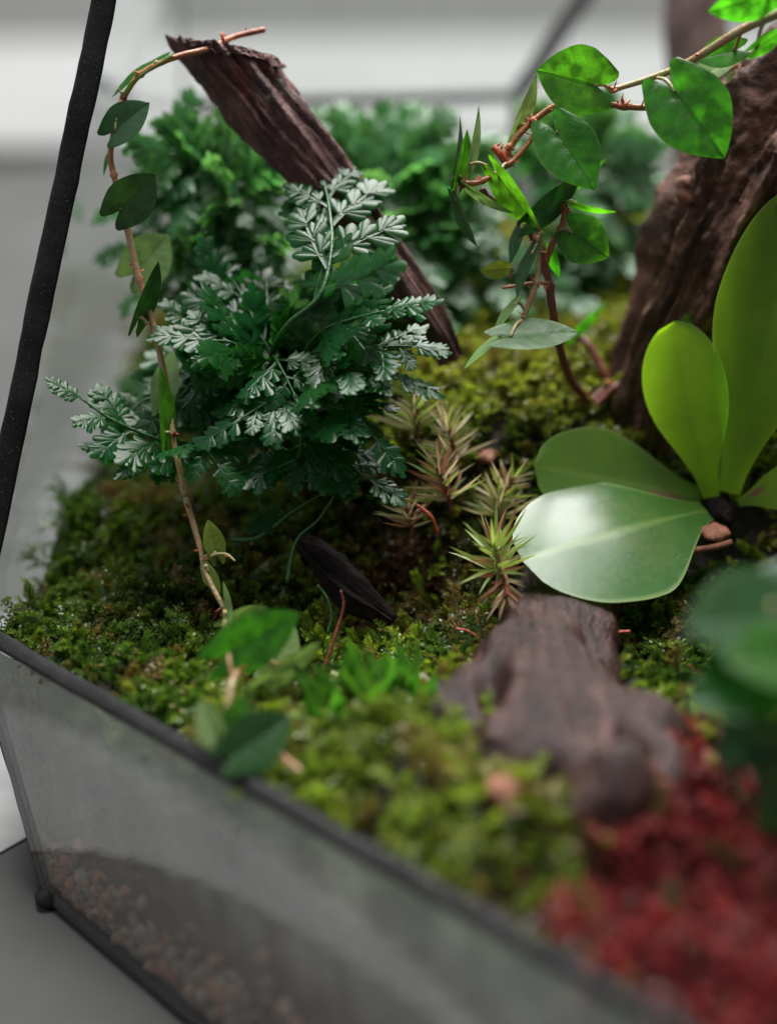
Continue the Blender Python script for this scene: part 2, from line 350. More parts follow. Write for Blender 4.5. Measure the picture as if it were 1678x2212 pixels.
# ------------------------------------------------------------------ setting
def slab(x0, x1, y0, y1, z0, z1, rot=0.0, bev=0.15, ctr=(0, 0)):
    c = Vector(((x0+x1)/2+ctr[0], (y0+y1)/2+ctr[1], 0)); hx, hy = (x1-x0)/2, (y1-y0)/2; R = Matrix.Rotation(rot, 3, 'Z')
    V = []
    for z, k in ((z0, 0), (z1-bev, 0), (z1-bev*.3, bev*.3), (z1, bev)):
        for sx, sy in ((-1, -1), (1, -1), (1, 1), (-1, 1)): V.append(c+R @ Vector((sx*(hx-k), sy*(hy-k), 0))+Vector((0, 0, z)))
    F = [(3, 2, 1, 0), (12, 13, 14, 15)]
    for r in range(3):
        for k in range(4): F.append((r*4+k, r*4+(k+1) % 4, r*4+4+(k+1) % 4, r*4+4+k))
    return V, F
ZB = -3.0
tag(mk('tabletop', slab(-140, 140, -30, 260, ZB-5.1, ZB-0.12), TABLE, smooth=False), 'matt grey table surface far below the planting', kind='structure')
tag(mk('lit_table_strip', slab(-40, 40, -2.75, 2.75, ZB-0.116, ZB-0.08, math.radians(47), 0.01, (-6-.73*2.75, 19.25+.68*2.75)), BOARD, smooth=False), 'lit strip of the table, put in as a paler slab, running beside and under the terrarium', 'board')  # lit part of the tabletop put in as a paler slab; its edge draws the shadow line
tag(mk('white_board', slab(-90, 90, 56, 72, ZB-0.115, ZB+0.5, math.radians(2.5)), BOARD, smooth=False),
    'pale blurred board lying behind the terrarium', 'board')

# soil body: top sheet over the quadrilateral, with a front face behind the glass
def qmap(s, t):
    a = np.array(QA); b = np.array(QB); f = np.array(QF); d = np.array(QD)
    s = s[..., None]; t = t[..., None]
    return a*(1-s)*(1-t)+b*s*(1-t)+f*s*t+d*(1-s)*t
ns, nt = 230, 240
S, T = np.meshgrid(np.linspace(0.008, 1, ns), np.linspace(0.008, 1, nt), indexing='ij')
XY = qmap(S, T); Z = H(XY[..., 0], XY[..., 1])
V = np.concatenate([XY, Z[..., None]], -1).reshape(-1, 3)
idx = np.arange(ns*nt).reshape(ns, nt)
F = np.stack([idx[:-1, :-1], idx[1:, :-1], idx[1:, 1:], idx[:-1, 1:]], -1).reshape(-1, 4)
tag(mk('soil', (V.tolist(), F.tolist()), SOIL, origin=(0, 20, 0)), 'dark wet soil under the moss', kind='structure')
# front glass corners
RZ = 0.28
A = Vector((-6.0, 20.5, RZ)); B = Vector((12.3, 4.4, RZ)); DR = (B-A).normalized(); NIN = Vector((-DR.y, DR.x, 0)).normalized()
C = G(100, 1930, ZB); CD = (G(430, 2212, ZB)-C).normalized(); C2 = C+CD*24
nu, nv = 260, 60; V = []; F = []
for i in range(nu):
    for j in range(nv):
        s = i/(nu-1)*1.012-.012; t = j/(nv-1)
        top = A.lerp(B, s)+Vector((0, 0, -0.30)); bot = C.lerp(C2, s)+Vector((0, 0, 0.02))
        p = top.lerp(bot, t)+NIN*0.11
        p = p+NIN*max(-.03, 0.12*mn.fractal(p*1.1, 0.8, 2.0, 4))
        V.append(p)
for i in range(nu-1):
    for j in range(nv-1): F.append((i*nv+j, i*nv+j+1, (i+1)*nv+j+1, (i+1)*nv+j))
tag(mk('substrate', (V, F), LAYER, origin=A), 'layered dark substrate behind the front pane', kind='structure')

# ------------------------------------------------------------------ terrarium
terr = tag(empty('terrarium', (1, 22, ZB)), 'glass terrarium with black soldered metal edges, planted with moss', 'terrarium')
def pane(name, a, b, c, d, mat, th=0.16):
    """four corners, thickness inwards"""
    a, b, c, d = map(Vector, (a, b, c, d)); n = (b-a).cross(d-a).normalized()*th/2
    V = [a-n, b-n, c-n, d-n, a+n, b+n, c+n, d+n]
    F = [(0, 3, 2, 1), (4, 5, 6, 7), (0, 1, 5, 4), (1, 2, 6, 5), (2, 3, 7, 6), (3, 0, 4, 7)]
    return mk(name, (V, F, [(0, 0), (1, 0), (1, 1), (0, 1)]*2), mat, terr, smooth=False)
PT = P(225, 0, 24.0); PT = A+(PT-A)*1.35            # top of the leaning corner post
D0 = Vector((-4.35, 31.5, ZB)); D1 = P(396, 0, 33.5); D1 = D0+(D1-D0)*1.15
E0 = P(1112, 700, 33.0); E1 = P(1120, 206, 33.5); E2 = P(1275, -30, 33.5); D2 = P(400, 228, 33.5)
Dm = P(398, 640, 33.5)
rim = mk('front_rim', bar(A-DR*0.1, B, 0.23, 0.14, NIN*-0.45+Vector((0, 0, 0.9)), 160, 0.018), SOLDER, terr)
mk('corner_post', bar(A+Vector((0, 0, -0.1)), PT, 0.35, 0.17, P(150, 600, 20)-P(150, 600, 24)+Vector((0, 0, 0)), 60, 0.02), SOLDER, terr)
mk('base_rim', bar(C-CD*0.1, C2, 0.13, 0.13, (0, 0, 1), 60, 0.02), SOLDER, terr)
mk('side_rim', bar(A, C, 0.09, 0.09, (0, 1, 0), 30, 0.01), SOLDER, terr)
mk('rear_crossbar', bar(D2, E1, 0.28, 0.2, (0, 0, 1), 30, 0.015), SOLDER, terr)
mk('rear_upright', bar(E0, E1-(E1-E0).normalized()*0.1, 0.26, 0.2, (0, 1, 0), 20, 0.015), SOLDER, terr)
mk('rear_strut', bar(E1+(E2-E1).normalized()*0.08, E2, 0.36, 0.2, (0, 1, 0), 20, 0.015), SOLDER, terr)
mk('rear_corner_seam', bar(D0, D1, 0.10, 0.10, (0, 1, 0), 12), GLASSE, terr)
def blob(c, r, sq=0.8, seed=0):
    V, F = [], []; n, m = 12, 16
    for i in range(n+1):
        th = math.pi*i/n
        for k in range(m):
            ph = 2*math.pi*k/m; d = Vector((math.sin(th)*math.cos(ph), math.sin(th)*math.sin(ph), sq*math.cos(th)))
            V.append(Vector(c)+d*r*(1+0.25*mn.noise(d*1.6+Vector((seed, 0, 0)))))
    for i in range(n):
        for k in range(m): F.append((i*m+k, (i+1)*m+k, (i+1)*m+(k+1) % m, i*m+(k+1) % m))
    return V, F
mk('solder_joint', blob(C+Vector((0.06, -0.06, -0.02)), 0.2), SOLDER, terr)
mk('solder_joint', blob(E1, 0.12), SOLDER, terr)
o1 = NIN*-0.02
def bipane(a, b, c, d, th, n=48, m=10):
    V, F, X = [], [], []
    for sgn in (1, -1):
        for i in range(n+1):
            for j in range(m+1):
                u, v = i/n, j/m; V.append(a.lerp(b, u).lerp(d.lerp(c, u), v)-NIN*sgn*th/2); X.append((u, v))
    N1 = (n+1)*(m+1)
    for i in range(n):
        for j in range(m):
            q = i*(m+1)+j; F.append((q, q+m+1, q+m+2, q+1)); F.append((N1+q, N1+q+1, N1+q+m+2, N1+q+m+1))
    rim_ = [j for j in range(m+1)]+[i*(m+1)+m for i in range(1, n+1)]+[n*(m+1)+j for j in range(m-1, -1, -1)]+[i*(m+1) for i in range(n-1, 0, -1)]
    for p, q in zip(rim_, rim_[1:]+rim_[:1]): F.append((p, q, N1+q, N1+p))
    return V, F, X
mk('front_pane', bipane(C+o1+CD*0.06, C2+o1, B+o1, A+o1+DR*0.06, 0.12), GLASSF, terr, smooth=False)
pane('side_pane', Vector((A.x, A.y+.1, A.z)), PT, D1-Vector((0, .1, 0)), Vector((-4.45, 31.4, 0)), GLASS)
pane('lower_side_pane', C+Vector((0, .15, 0)), A+Vector((0, .15, -.1)), Vector((-4.45, 31.4, -0.1)), D0, GLASS)
pane('rear_pane', D0+Vector((.1, .0, 0)), D1+Vector((.1, .0, 0)), Vector((9, 33.2, D1.z)), Vector((9, 33.2, ZB)), GLASS)

# ------------------------------------------------------------------ leaves
def leaf_grid(Ls, W, kind='heart', fold=0.2, curl=0.1, quilt=0.0, nu=22, nv=12, seed=0, wave=0.0, thick=0.0):
    """leaf along +Y from the origin, length Ls, full width W, face +Z"""
    V, X, F = [], [], []
    for i in range(nu+1):
        u = i/nu
        if kind == 'heart':
            w_ = 0.55+0.45*math.sqrt(max(0, 1-(1-u/0.28)**2)) if u < 0.28 else max(0, 1-((u-0.28)/0.72)**2.1)
        elif kind == 'oval':
            w_ = math.sin(math.pi*min(1, u*1.0)**0.85)**0.75 if 0 < u < 1 else 0
        elif kind == 'lance':
            w_ = (math.sin(math.pi*u**0.7))**0.9 if 0 < u < 1 else 0
        elif kind == 'paddle':
            w_ = (0.16+0.84*float(sstep(-0.02, 0.46, u)))*(math.sqrt(max(0, 1-((u-0.54)/0.46)**2)) if u > 0.54 else 1)
        else:   # obovate, narrow at the base, broad rounded tip
            w_ = (0.20+0.80*float(sstep(0.0, 0.62, u)))*(math.sqrt(max(0, 1-((u-0.62)/0.38)**2)) if u > 0.62 else 1)
        w_ *= W/2*(1+0.03*mn.noise(Vector((u*5, seed, 0))))
        for j in range(nv+1):
            v = -1+2*j/nv; x = w_*v; a = abs(v)
            y = Ls*u
            if kind == 'heart': xh = abs(x)/(W/2); y -= 0.30*Ls*(1-u)**4*math.sin(math.pi*min(1, xh/0.92)**0.9)
            z = fold*abs(x)**1.3/(W/2)**0.3 - curl*Ls*(u-0.3)**2 + wave*W*math.sin(u*5+seed+v)*a*a
            if quilt:
                f = (u*6.0-a*1.5) % 1.0
                z += quilt*W*(math.sin(math.pi*((f+0.5) % 1.0))**0.7)*(1-a**4)*min(1, 5*a)*(1-u*0.6)
            z += (0.004*W*mn.noise(Vector((x*1.1, y*1.1, seed*3.1))) if kind in ('obovate', 'paddle') else 0.012*W*mn.noise(Vector((x*4, y*4, seed*3.1))))
            V.append(Vector((x, y, z))); X.append((u, v*.5+.5))
    m = nv+1
    for i in range(nu):
        for j in range(nv): F.append((i*m+j, i*m+j+1, (i+1)*m+j+1, (i+1)*m+j))
    if thick:
        n0 = len(V)
        for q, x in zip(V[:n0], X[:n0]):
            e = 1-abs(2*x[1]-1)**6
            V.append(q-Vector((0, 0, thick*(0.25+0.75*e)))); X.append(x)
        F += [tuple(n0+i for i in f[::-1]) for f in F[:nu*nv]]
        rim_ = [j for j in range(m)]+[i*m+m-1 for i in range(1, nu+1)]+[nu*m+j for j in range(m-2, -1, -1)]+[i*m for i in range(nu-1, 0, -1)]
        for a_, b_ in zip(rim_, rim_[1:]+rim_[:1]): F.append((b_, a_, n0+a_, n0+b_))
    return V, F, X
def orient(base, tip, roll, nrm=None):
    Y = (tip-base).normalized(); toc = Vector(nrm) if nrm is not None else (CAMP-(base+tip)/2).normalized()
    Zv = (toc-Y*toc.dot(Y)).normalized(); Zv = Matrix.Rotation(math.radians(roll), 3, Y) @ Zv
    Xv = Y.cross(Zv); M = Matrix((Xv, Y, Zv)).transposed(); return M
def leaf(parent, base, tip, roll=0, ratio=0.75, mat=None, kind='heart', petiole=None, pmat=None, name='leaf', label=None, nrm=None, **kw):
    base, tip = Vector(base), Vector(tip); Ls = (tip-base).length; M = orient(base, tip, roll, nrm)
    kw.setdefault('seed', random.random()*20)
    V, F, X = leaf_grid(Ls, Ls*ratio, kind, **kw)
    V = [base+M @ v for v in V]
    o = mk(name, (V, F, X), mat or FIG, parent, base)
    if label: o['label'] = label
    if petiole is not None:
        q = Vector(petiole); mid = (q+base)/2+Vector((0, 0, 0.05))
        mk('petiole', tube(catmull([q, mid, base+M @ Vector((0, 0.03, -0.005))], 5), 0.028, 6), pmat or STEMP, o)
    return o
def stem(parent, pts, r0, r1, mat, name='stem', nodes=(), spikes=0, n=10, seg=9, rough=0.1):
    pp = catmull(pts, n); m = len(pp)
    def rad(s):
        r = r0+(r1-r0)*s
        for q in nodes: r *= 1+0.45*math.exp(-((s-q)/0.012)**2)
        return r
    g = tube(pp, rad, seg, lambda s, a, p, d: 1+rough*mn.noise(p*9))
    o = mk(name, g, mat, parent)
    if spikes:
        T_, N_, B_ = frames(pp); parts = []
        for k in range(int(spikes*.75)):
            i = random.randrange(1, m-1) if not nodes or random.random() < .22 else min(m-2, max(1, int(random.choice(nodes)*m+random.gauss(0, 1.2))))
            a = random.random()*6.28; d = (N_[i]*math.cos(a)+B_[i]*math.sin(a)+T_[i]*random.uniform(-.5, .9)).normalized()
            p = pp[i]; L_ = random.uniform(0.02, 0.13); r_ = random.uniform(0.008, 0.024)
            parts.append(tube([p, p+d*(r0+L_*.5), p+d*(r0+L_)+Vector((0, 0, 0.02))], [r_*1.3, r_, 0.003], 5))
        mk('rootlets', join(*parts), NODE, o)
    return o

# ------------------------------------------------------------------ driftwood
def wood(name, pts, rad, mat, label, seg=72, n=18, ridge=0.16, knob=0.12, flat=1.0, twist=0.4, extra=None, fine=0.09, post=None):
    pp = catmull(pts, n); org = pp[0]
    L = [0.0]
    for a, b in zip(pp, pp[1:]): L.append(L[-1]+(b-a).length)
    def fn(s, a, p, d):
        l = s*L[-1]; aa = a+twist*s
        ca, sa = math.cos(aa), math.sin(aa); wb = 0.35*mn.noise(Vector((ca, sa, l*0.8+3)))
        k = 1+ridge*mn.noise(Vector((ca*2.0, sa*2.0, l*0.28)))
        for fq, am, lq in ((2.6, .75, .30), (5.5, .5, .45), (11., .28, .8)):
            k += ridge*am*(0.55-2*abs(mn.noise(Vector((ca*fq+wb, sa*fq, l*lq+fq)))))
        k += knob*mn.noise(Vector((math.cos(a), math.sin(a), l*0.9)))
        k += fine*mn.fractal(Vector((math.cos(a)*5, math.sin(a)*5, l*2.2)), 0.7, 2.0, 4)
        if extra: k += extra(s, a)
        return max(k, 0.12)
    r = rad if callable(rad) else (lambda s: float(np.interp(s, np.linspace(0, 1, len(rad)), rad)))
    return tag(mk(name, post(tube(pp, r, seg, fn, zs=flat)) if post else tube(pp, r, seg, fn, zs=flat), mat, origin=org), label, 'driftwood')
# the stick's upper end is snapped off at a slant
CA, CB = P(374, 96, 24.9), P(572, 140, 25.2); CN = (CB-CA).cross(Vector((0, 1, -.35))).normalized(); CN = CN if CN.z > 0 else -CN
SAX = (P(420, 40, 25.0)-P(800, 520, 25.3)).normalized()
def snap(g):
    V = []
    for v in g[0]:
        e = (v-CA).dot(CN)-0.10*mn.fractal(v*2.2, .8, 2., 4)-0.05
        V.append(v-SAX*(e/SAX.dot(CN)) if e > 0 else v)
    return V, g[1], g[2]
wood('driftwood_stick', PL((975, 775, 25.6), (935, 705, 25.4), (808, 520, 25.3), (672, 345, 25.2), (562, 210, 25.1), (470, 90, 25.0), (370, -40, 24.95)),
     [0.18, 0.24, 0.29, 0.36, 0.43, 0.47, 0.47, 0.47, 0.47], WOODR, 'dark red driftwood stick leaning up through the fern, vine on its tip', seg=110, ridge=0.26, n=40, post=snap, knob=.16)
wood('driftwood_branch', PL((1400, 960, 26.8), (1440, 800, 26.5), (1540, 610, 26.0), (1636, 440, 25.6), (1716, 300, 25.3), (1785, 190, 25.1), (1860, 90, 25.0)),
     [0.70, 0.78, 0.96, 1.10, 1.12, 1.08, 0.9, 0.6], WOODB, 'thick ridged brown driftwood branch rising behind the broad-leaved plant', seg=170, n=44, ridge=0.36, knob=0.14, fine=.06, twist=.15)
_br = bpy.data.objects['driftwood_branch']
mk('knot', tube(catmull(PL((1490, 440, 24.95), (1475, 425, 24.9), (1474, 400, 24.9), (1490, 382, 24.9)), 8), lambda s: .06+.05*math.sin(math.pi*s), 12, lambda s, a, p, d: 1+.5*mn.noise(p*7)), WOODP, _br)
wood('driftwood_post', PL((1590, 760, 31.0), (1545, 500, 31.0), (1512, 250, 31.0), (1500, -60, 31.0)), [0.55, 0.56, 0.54, 0.54],
     WOODK, 'blurred pinkish brown upright wood behind the thick branch', seg=40, ridge=0.1, n=14)
LOGM = [(G(1065, 1465, 1.0), .20, .50, -.50), (G(1020, 1530, 1.0), .16, .42, -.40), (G(1110, 1510, 1.0), .16, .55, .24), (G(1380, 1610, .9), .26, .30, -.50), (G(1190, 1685, .9), .28, .34, -.65),
        (G(1335, 1700, .9), .34, .34, .30), (G(1255, 1560, 1.0), .22, .6, -.22), (G(1300, 1480, .9), .2, .5, .15), (G(1270, 1380, .8), .2, .25, -.25)]
def lumpy_log():
    mb = bpy.data.metaballs.new('tmp'); mb.resolution = 0.075; mb.render_resolution = 0.075; mb.threshold = 0.12
    o = bpy.data.objects.new('tmp', mb); COL.objects.link(o)
    ax = (G(1330, 1800, 0)-G(1230, 1250, 0)).normalized(); rot = Vector((0, -1, 0)).rotation_difference(ax)
    def el(px, py, z, rx, ry, rz, neg=False, q=rot):
        e = mb.elements.new(type='ELLIPSOID'); e.co = G(px, py, z); k = 1.0; e.radius = 1.28; e.size_x, e.size_y, e.size_z = rx*k, ry*k, rz*k; e.rotation = q; e.use_negative = neg; e.stiffness = 2.0
    for a in ((1235, 1245, .45, .75, .7, .55), (1225, 1300, .35, .80, .7, .62), (1205, 1370, .30, .88, .8, .66), (1175, 1450, .30, 1.05, .9, .72), (1150, 1530, .30, 1.25, 1.0, .78), (1190, 1610, .35, 1.3, 1.0, .80),
              (975, 1560, .25, .62, .55, .5), (1385, 1580, .45, .58, .6, .55), (1250, 1680, .35, 1.1, .9, .8), (1390, 1680, .35, .6, .7, .65), (1310, 1745, .55, .75, .6, .62), (1340, 1715, .85, .42, .4, .42), (1060, 1610, .55, .3, .5, .45), (1120, 1470, .75, .35, .5, .35)): el(*a)
    for a in ((1065, 1470, 1.15, .20, .42, .30), (1030, 1530, 1.1, .16, .34, .28), (1185, 1690, 1.15, .30, .30, .42), (1395, 1640, 1.1, .22, .24, .32), (1400, 1800, .35, .50, .40, .40), (1290, 1370, 1.0, .20, .22, .28)): el(*a, neg=True)
    bpy.context.view_layer.update(); dg = bpy.context.evaluated_depsgraph_get(); me = bpy.data.meshes.new_from_object(o.evaluated_get(dg))
    V = [v.co.copy() for v in me.vertices]; N = [v.normal.copy() for v in me.vertices]; F = [tuple(p.vertices) for p in me.polygons]
    bpy.data.objects.remove(o); bpy.data.metaballs.remove(mb); bpy.data.meshes.remove(me)
    side = ax.cross(Vector((0, 0, 1))); X = []; W = []; c0 = G(1190, 1500, .3)
    for v, n in zip(V, N):
        l = (v-c0).dot(ax); t = (v-c0).dot(side); hz = v.z
        d = 0.07*mn.noise(Vector((t*1.6, hz*1.6, l*.7)))+0.03*(0.5-2*abs(mn.noise(Vector((t*3.2+.5*mn.noise(v), hz*3.2, l*.55)))))+0.014*mn.fractal(v*3.1, .8, 2., 4)
        q = v+n*d
        if q.z > .3:
            for c, rx, ry, hh in LOGM: q.z += min(1, (q.z-.3)/.3)*hh*math.exp(-((q.x-c.x)/rx)**2-((q.y-c.y)/ry)**2)
        W.append(q); X.append((math.atan2(hz-.2, t)/6.283+.5, l*.12+.5))
    return W, F, X
tag(mk('driftwood_log', lumpy_log(), WOODW), 'wet purplish brown driftwood log lying on the moss, hollowed near end', 'driftwood')
wood('bark_chunk', PL((630, 1150, 25.0), (690, 1205, 24.7), (755, 1265, 24.5), (850, 1340, 24.3)), [0.06, 0.17, 0.22, 0.22, 0.08], WOODD,
     'black wet bark chunk sunk in the moss under the fern', seg=64, ridge=0.4, knob=.3, n=20)

# ------------------------------------------------------------------ hanging vine, left
vine = tag(empty('creeping_fig_vine', P(480, 1320, 23.6)), 'thin vine arching off the driftwood tip and hanging down beside the black post', 'vine')
dl = 24.4
VL = [(572, 64, 25.0), (505, 80, 24.9), (455, 104, 24.6), (378, 124, 24.4), (305, 160, 24.35), (264, 215, 24.3), (240, 325, 24.3), (250, 392, 24.3), (272, 478, 24.3), (298, 590, 24.3),
      (332, 705, 24.3), (362, 845, 24.2), (374, 945, 24.1), (402, 1075, 24.0), (432, 1180, 23.9), (446, 1240, 23.8), (486, 1318, 23.6)]
pp = PL(*VL)
stem(vine, pp[:6], 0.048, 0.040, STEM, nodes=(.28, .8, .98), spikes=26)
stem(vine, pp[5:9], 0.040, 0.046, STEM, nodes=(.05, .6, .97), spikes=12)
stem(vine, pp[8:14], 0.050, 0.046, STEML, nodes=(.02, .22, .42, .78, .97), spikes=22)
stem(vine, pp[13:], 0.046, 0.036, STEML, nodes=(.05, .62), spikes=12)
def VLf(parent, b, t, roll, ratio, mat, pet=None, **kw):
    kw.setdefault('quilt', 0.035)
    return leaf(parent, P(*b), P(*t), roll, ratio, mat, petiole=P(*pet) if pet else None, **kw)
VLf(vine, (345, 135, 24.4), (240, 204, 24.3), 78, 0.62, FIG, (330, 148, 24.35))
VLf(vine, (246, 286, 24.2), (322, 220, 24.1), -28, 0.9, FIGD, (262, 220, 24.25))
VLf(vine, (240, 330, 24.4), (222, 380, 24.5), 72, 0.6, FIG, (240, 328, 24.3))
VLf(vine, (258, 456, 24.15), (335, 376, 24.0), 12, 0.95, FIGD, (258, 395, 24.25))
VLf(vine, (290, 590, 24.9), (368, 508, 25.2), 10, 0.9, FIGP, (295, 580, 24.4))
VLf(vine, (300, 690, 24.2), (348, 566, 24.0), 55, 0.52, FIGD, (318, 700, 24.25))
VLf(vine, (352, 868, 24.5), (372, 756, 24.6), -18, 0.55, FIGP, (362, 850, 24.25))
VLf(vine, (358, 940, 24.0), (352, 790, 23.9), 62, 0.5, FIG, (372, 942, 24.1))
VLf(vine, (468, 1198, 23.85), (450, 1122, 23.8), 12, 0.62, FIGY, (442, 1205, 23.85), quilt=0.07)
VLf(vine, (448, 1232, 23.8), (476, 1282, 23.7), 25, 0.62, FIGY, (444, 1225, 23.8))
VLf(vine, (492, 1345, 23.6), (486, 1255, 23.6), 62, 0.45, FIGP, (484, 1318, 23.6))
stem(vine, PL((440, 1212, 23.85), (465, 1198, 23.8), (490, 1198, 23.75), (508, 1212, 23.7)), 0.03, 0.015, STEMP, 'shoot', nodes=(.75,), spikes=5)

# ------------------------------------------------------------------ sprout at the front rim
sp = tag(empty('fig_sprout', G(485, 1625, 0.1)), 'rooted vine sprout with rounded leaves just inside the front rim', 'plant')
stem(sp, PL((478, 1635, 21.5), (488, 1560, 21.5), (500, 1480, 21.7), (520, 1445, 22.1), (560, 1425, 22.4), (612, 1442, 22.65)), 0.055, 0.04, STEML, nodes=(.05, .55, .97), spikes=14)
stem(sp, PL((505, 1470, 21.8), (492, 1400, 22.5), (486, 1320, 23.3)), 0.035, 0.03, STEMP)
VLf(sp, (490, 1415, 21.95), (650, 1325, 22.2), 0, 0.66, FIG, (502, 1462, 21.80), fold=0.1, nrm=(0.1, -.93, .35))
VLf(sp, (588, 1440, 22.75), (640, 1345, 23.15), 30, 0.8, FIGP, (610, 1440, 22.65))
VLf(sp, (600, 1445, 22.65), (545, 1460, 22.75), 30, 0.6, FIGP, (610, 1442, 22.65))
VLf(sp, (556, 1482, 22.25), (700, 1388, 22.35), 48, 0.42, FIGP, (612, 1442, 22.65))
VLf(sp, (490, 1350, 23.15), (580, 1312, 23.45), 35, 0.6, FIGP, (486, 1322, 22.95))
VLf(sp, (482, 1378, 22.85), (502, 1312, 23.05), 50, 0.5, FIGP, (488, 1340, 22.85))
VLf(sp, (470, 1595, 21.00), (428, 1512, 21.30), -35, 0.75, FIGP, (478, 1610, 21.30))
VLf(sp, (495, 1600, 21.10), (535, 1500, 21.40), 30, 0.85, FIG, (480, 1612, 21.30))
VLf(sp, (505, 1630, 20.70), (632, 1548, 21.10), 8, 0.8, FIGD, (480, 1618, 21.30))
VLf(sp, (520, 1610, 21.10), (585, 1560, 21.70), -15, 0.9, FIGD, (480, 1616, 21.30))
stem(sp, PL((580, 1610, 21.3), (615, 1640, 21.0), (650, 1668, 20.8)), 0.05, 0.045, STEML, 'runner')

# ------------------------------------------------------------------ vine with heart leaves, right
rv = tag(empty('heart_leaf_vine', P(1280, 870, 26.2)), 'branching red-stemmed vine with heart-shaped leaves reaching over to the thick branch', 'vine')
stem(rv, PL((1700, 20, 23.2), (1605, 62, 23.4), (1480, 138, 23.9), (1400, 170, 24.1), (1316, 196, 24.2)), 0.075, 0.04, STEMP, nodes=(.55, .97), spikes=14)
stem(rv, PL((1590, 140, 25.0), (1540, 168, 24.8), (1470, 215, 24.5), (1400, 232, 24.3), (1310, 226, 24.2), (1215, 224, 24.2), (1150, 262, 24.2), (1105, 310, 24.2), (1088, 345, 24.2)), 0.045, 0.048, STEM, nodes=(.45, .58, .75, .9), spikes=46)
stem(rv, PL((1150, 270, 24.2), (1152, 292, 24.2), (1120, 335, 24.2), (1075, 372, 24.15), (1030, 395, 24.1), (992, 394, 24.1)), 0.035, 0.045, STEM, nodes=(.5, .75, .95), spikes=24)
stem(rv, PL((1065, 318, 24.15), (1078, 330, 24.15), (1092, 350, 24.2)), 0.055, 0.055, NODE, 'node', spikes=6)
stem(rv, PL((1040, 408, 24.2), (1058, 430, 24.3), (1090, 442, 24.4), (1130, 480, 24.5), (1155, 520, 24.5), (1180, 590, 24.5), (1192, 660, 24.6), (1204, 735, 24.9), (1235, 825, 25.6), (1285, 875, 26.2)), 0.045, 0.07, STEMD, nodes=(.1, .45, .6), spikes=20)
stem(rv, PL((1178, 570, 24.5), (1192, 528, 24.4), (1212, 490, 24.35), (1222, 448, 24.3)), 0.045, 0.045, STEM, nodes=(.5, .95), spikes=16)
stem(rv, PL((1168, 500, 24.35), (1162, 560, 24.3), (1158, 610, 24.25), (1138, 665, 24.2), (1130, 690, 24.2)), 0.035, 0.04, STEMP, nodes=(.5, .95), spikes=6)
stem(rv, PL((1190, 612, 24.5), (1150, 612, 24.3), (1085, 622, 24.2)), 0.035, 0.022, STEM, nodes=(.4,), spikes=10)
stem(rv, PL((1225, 735, 26.6), (1262, 735, 26.4), (1300, 800, 26.3), (1310, 832, 26.3), (1270, 872, 26.1)), 0.05, 0.08, STEMD, 'root', spikes=8)
stem(rv, PL((1240, 850, 26.2), (1275, 880, 26.1), (1320, 842, 26.1), (1345, 825, 26.1)), 0.07, 0.05, STEMD, 'root', spikes=10)
h = lambda *a, **k: VLf(rv, *a, **k)
h((1288, 186, 24.1), (1158, 150, 24.0), 10, 1.12, FIG, (1318, 196, 24.2), quilt=0.04)
h((1455, 195, 23.7), (1565, 340, 23.5), -8, 0.95, FIG, (1420, 168, 24.0), quilt=0.05)
h((1200, 285, 24.0), (1284, 408, 23.8), -12, 0.86, FIG, (1214, 228, 24.2), quilt=0.05)
h((1115, 280, 24.3), (1165, 160, 24.3), 60, 0.5, FIGP, (1140, 272, 24.2))
h((978, 392, 24.1), (1000, 252, 24.2), 76, 0.5, FIGD, (992, 394, 24.1))
h((990, 385, 24.0), (1014, 280, 24.0), 62, 0.6, FIG, (996, 392, 24.1))
h((1012, 360, 24.1), (1040, 228, 24.2), 70, 0.42, FIGP, (1052, 358, 24.15))
h((984, 430, 24.05), (1026, 535, 23.9), 66, 0.5, FIGD, (994, 396, 24.1))
h((1010, 405, 24.1), (1108, 466, 24.0), 66, 0.4, FIGP, (996, 394, 24.1))
h((1075, 378, 24.0), (1158, 495, 23.9), 52, 0.62, FIG, (1098, 352, 24.2))
h((1150, 470, 24.1), (1262, 382, 24.4), 50, 0.55, FIGD, (1165, 500, 24.3))
h((1195, 425, 24.5), (1315, 346, 24.8), 68, 0.4, FIG, (1190, 440, 24.4))
h((1240, 440, 24.3), (1330, 462, 24.2), 70, 0.45, FIG, (1222, 442, 24.3))
h((1235, 500, 24.25), (1314, 556, 24.1), 8, 1.1, FIG, (1205, 500, 24.35), quilt=0.045)
h((1128, 490, 24.4), (1098, 570, 24.5), 50, 0.5, FIGD, (1132, 482, 24.5))
h((1150, 545, 24.1), (1112, 640, 24.0), 55, 0.45, FIGD, (1165, 530, 24.35))
h((1190, 540, 24.6), (1206, 600, 24.7), 40, 0.5, FIG, (1182, 540, 24.5))
h((1108, 578, 24.1), (1038, 586, 24.0), -20, 0.56, FIGY, (1100, 600, 24.2), kind='oval')
h((1112, 655, 24.2), (1062, 722, 24.2), 58, 0.42, FIGP, (1132, 668, 24.2))
h((1082, 725, 24.1), (998, 795, 24.0), 60, 0.32, FIGP, (1090, 722, 24.15))
h((1098, 728, 23.9), (1255, 712, 24.1), -48, 0.62, FIG, (1130, 690, 24.2), fold=0.08)
h((1240, 720, 26.4), (1310, 655, 26.8), 60, 0.35, FIG)
h((1590, 108, 24.4), (1500, 128, 24.5), 20, 0.8, FIG, (1600, 66, 23.5))
h((1570, 130, 24.6), (1480, 190, 24.7), 45, 0.7, FIGP, (1575, 145, 24.9))
h((1665, -15, 22.9), (1530, 28, 22.9), -30, 0.66, FIG, (1640, 40, 23.3))
h((1630, 105, 23.4), (1700, 60, 23.4), 40, 0.6, FIG, (1650, 45, 23.3))
h((1580, 160, 25.1), (1585, 250, 25.2), 60, 0.5, FIGP)

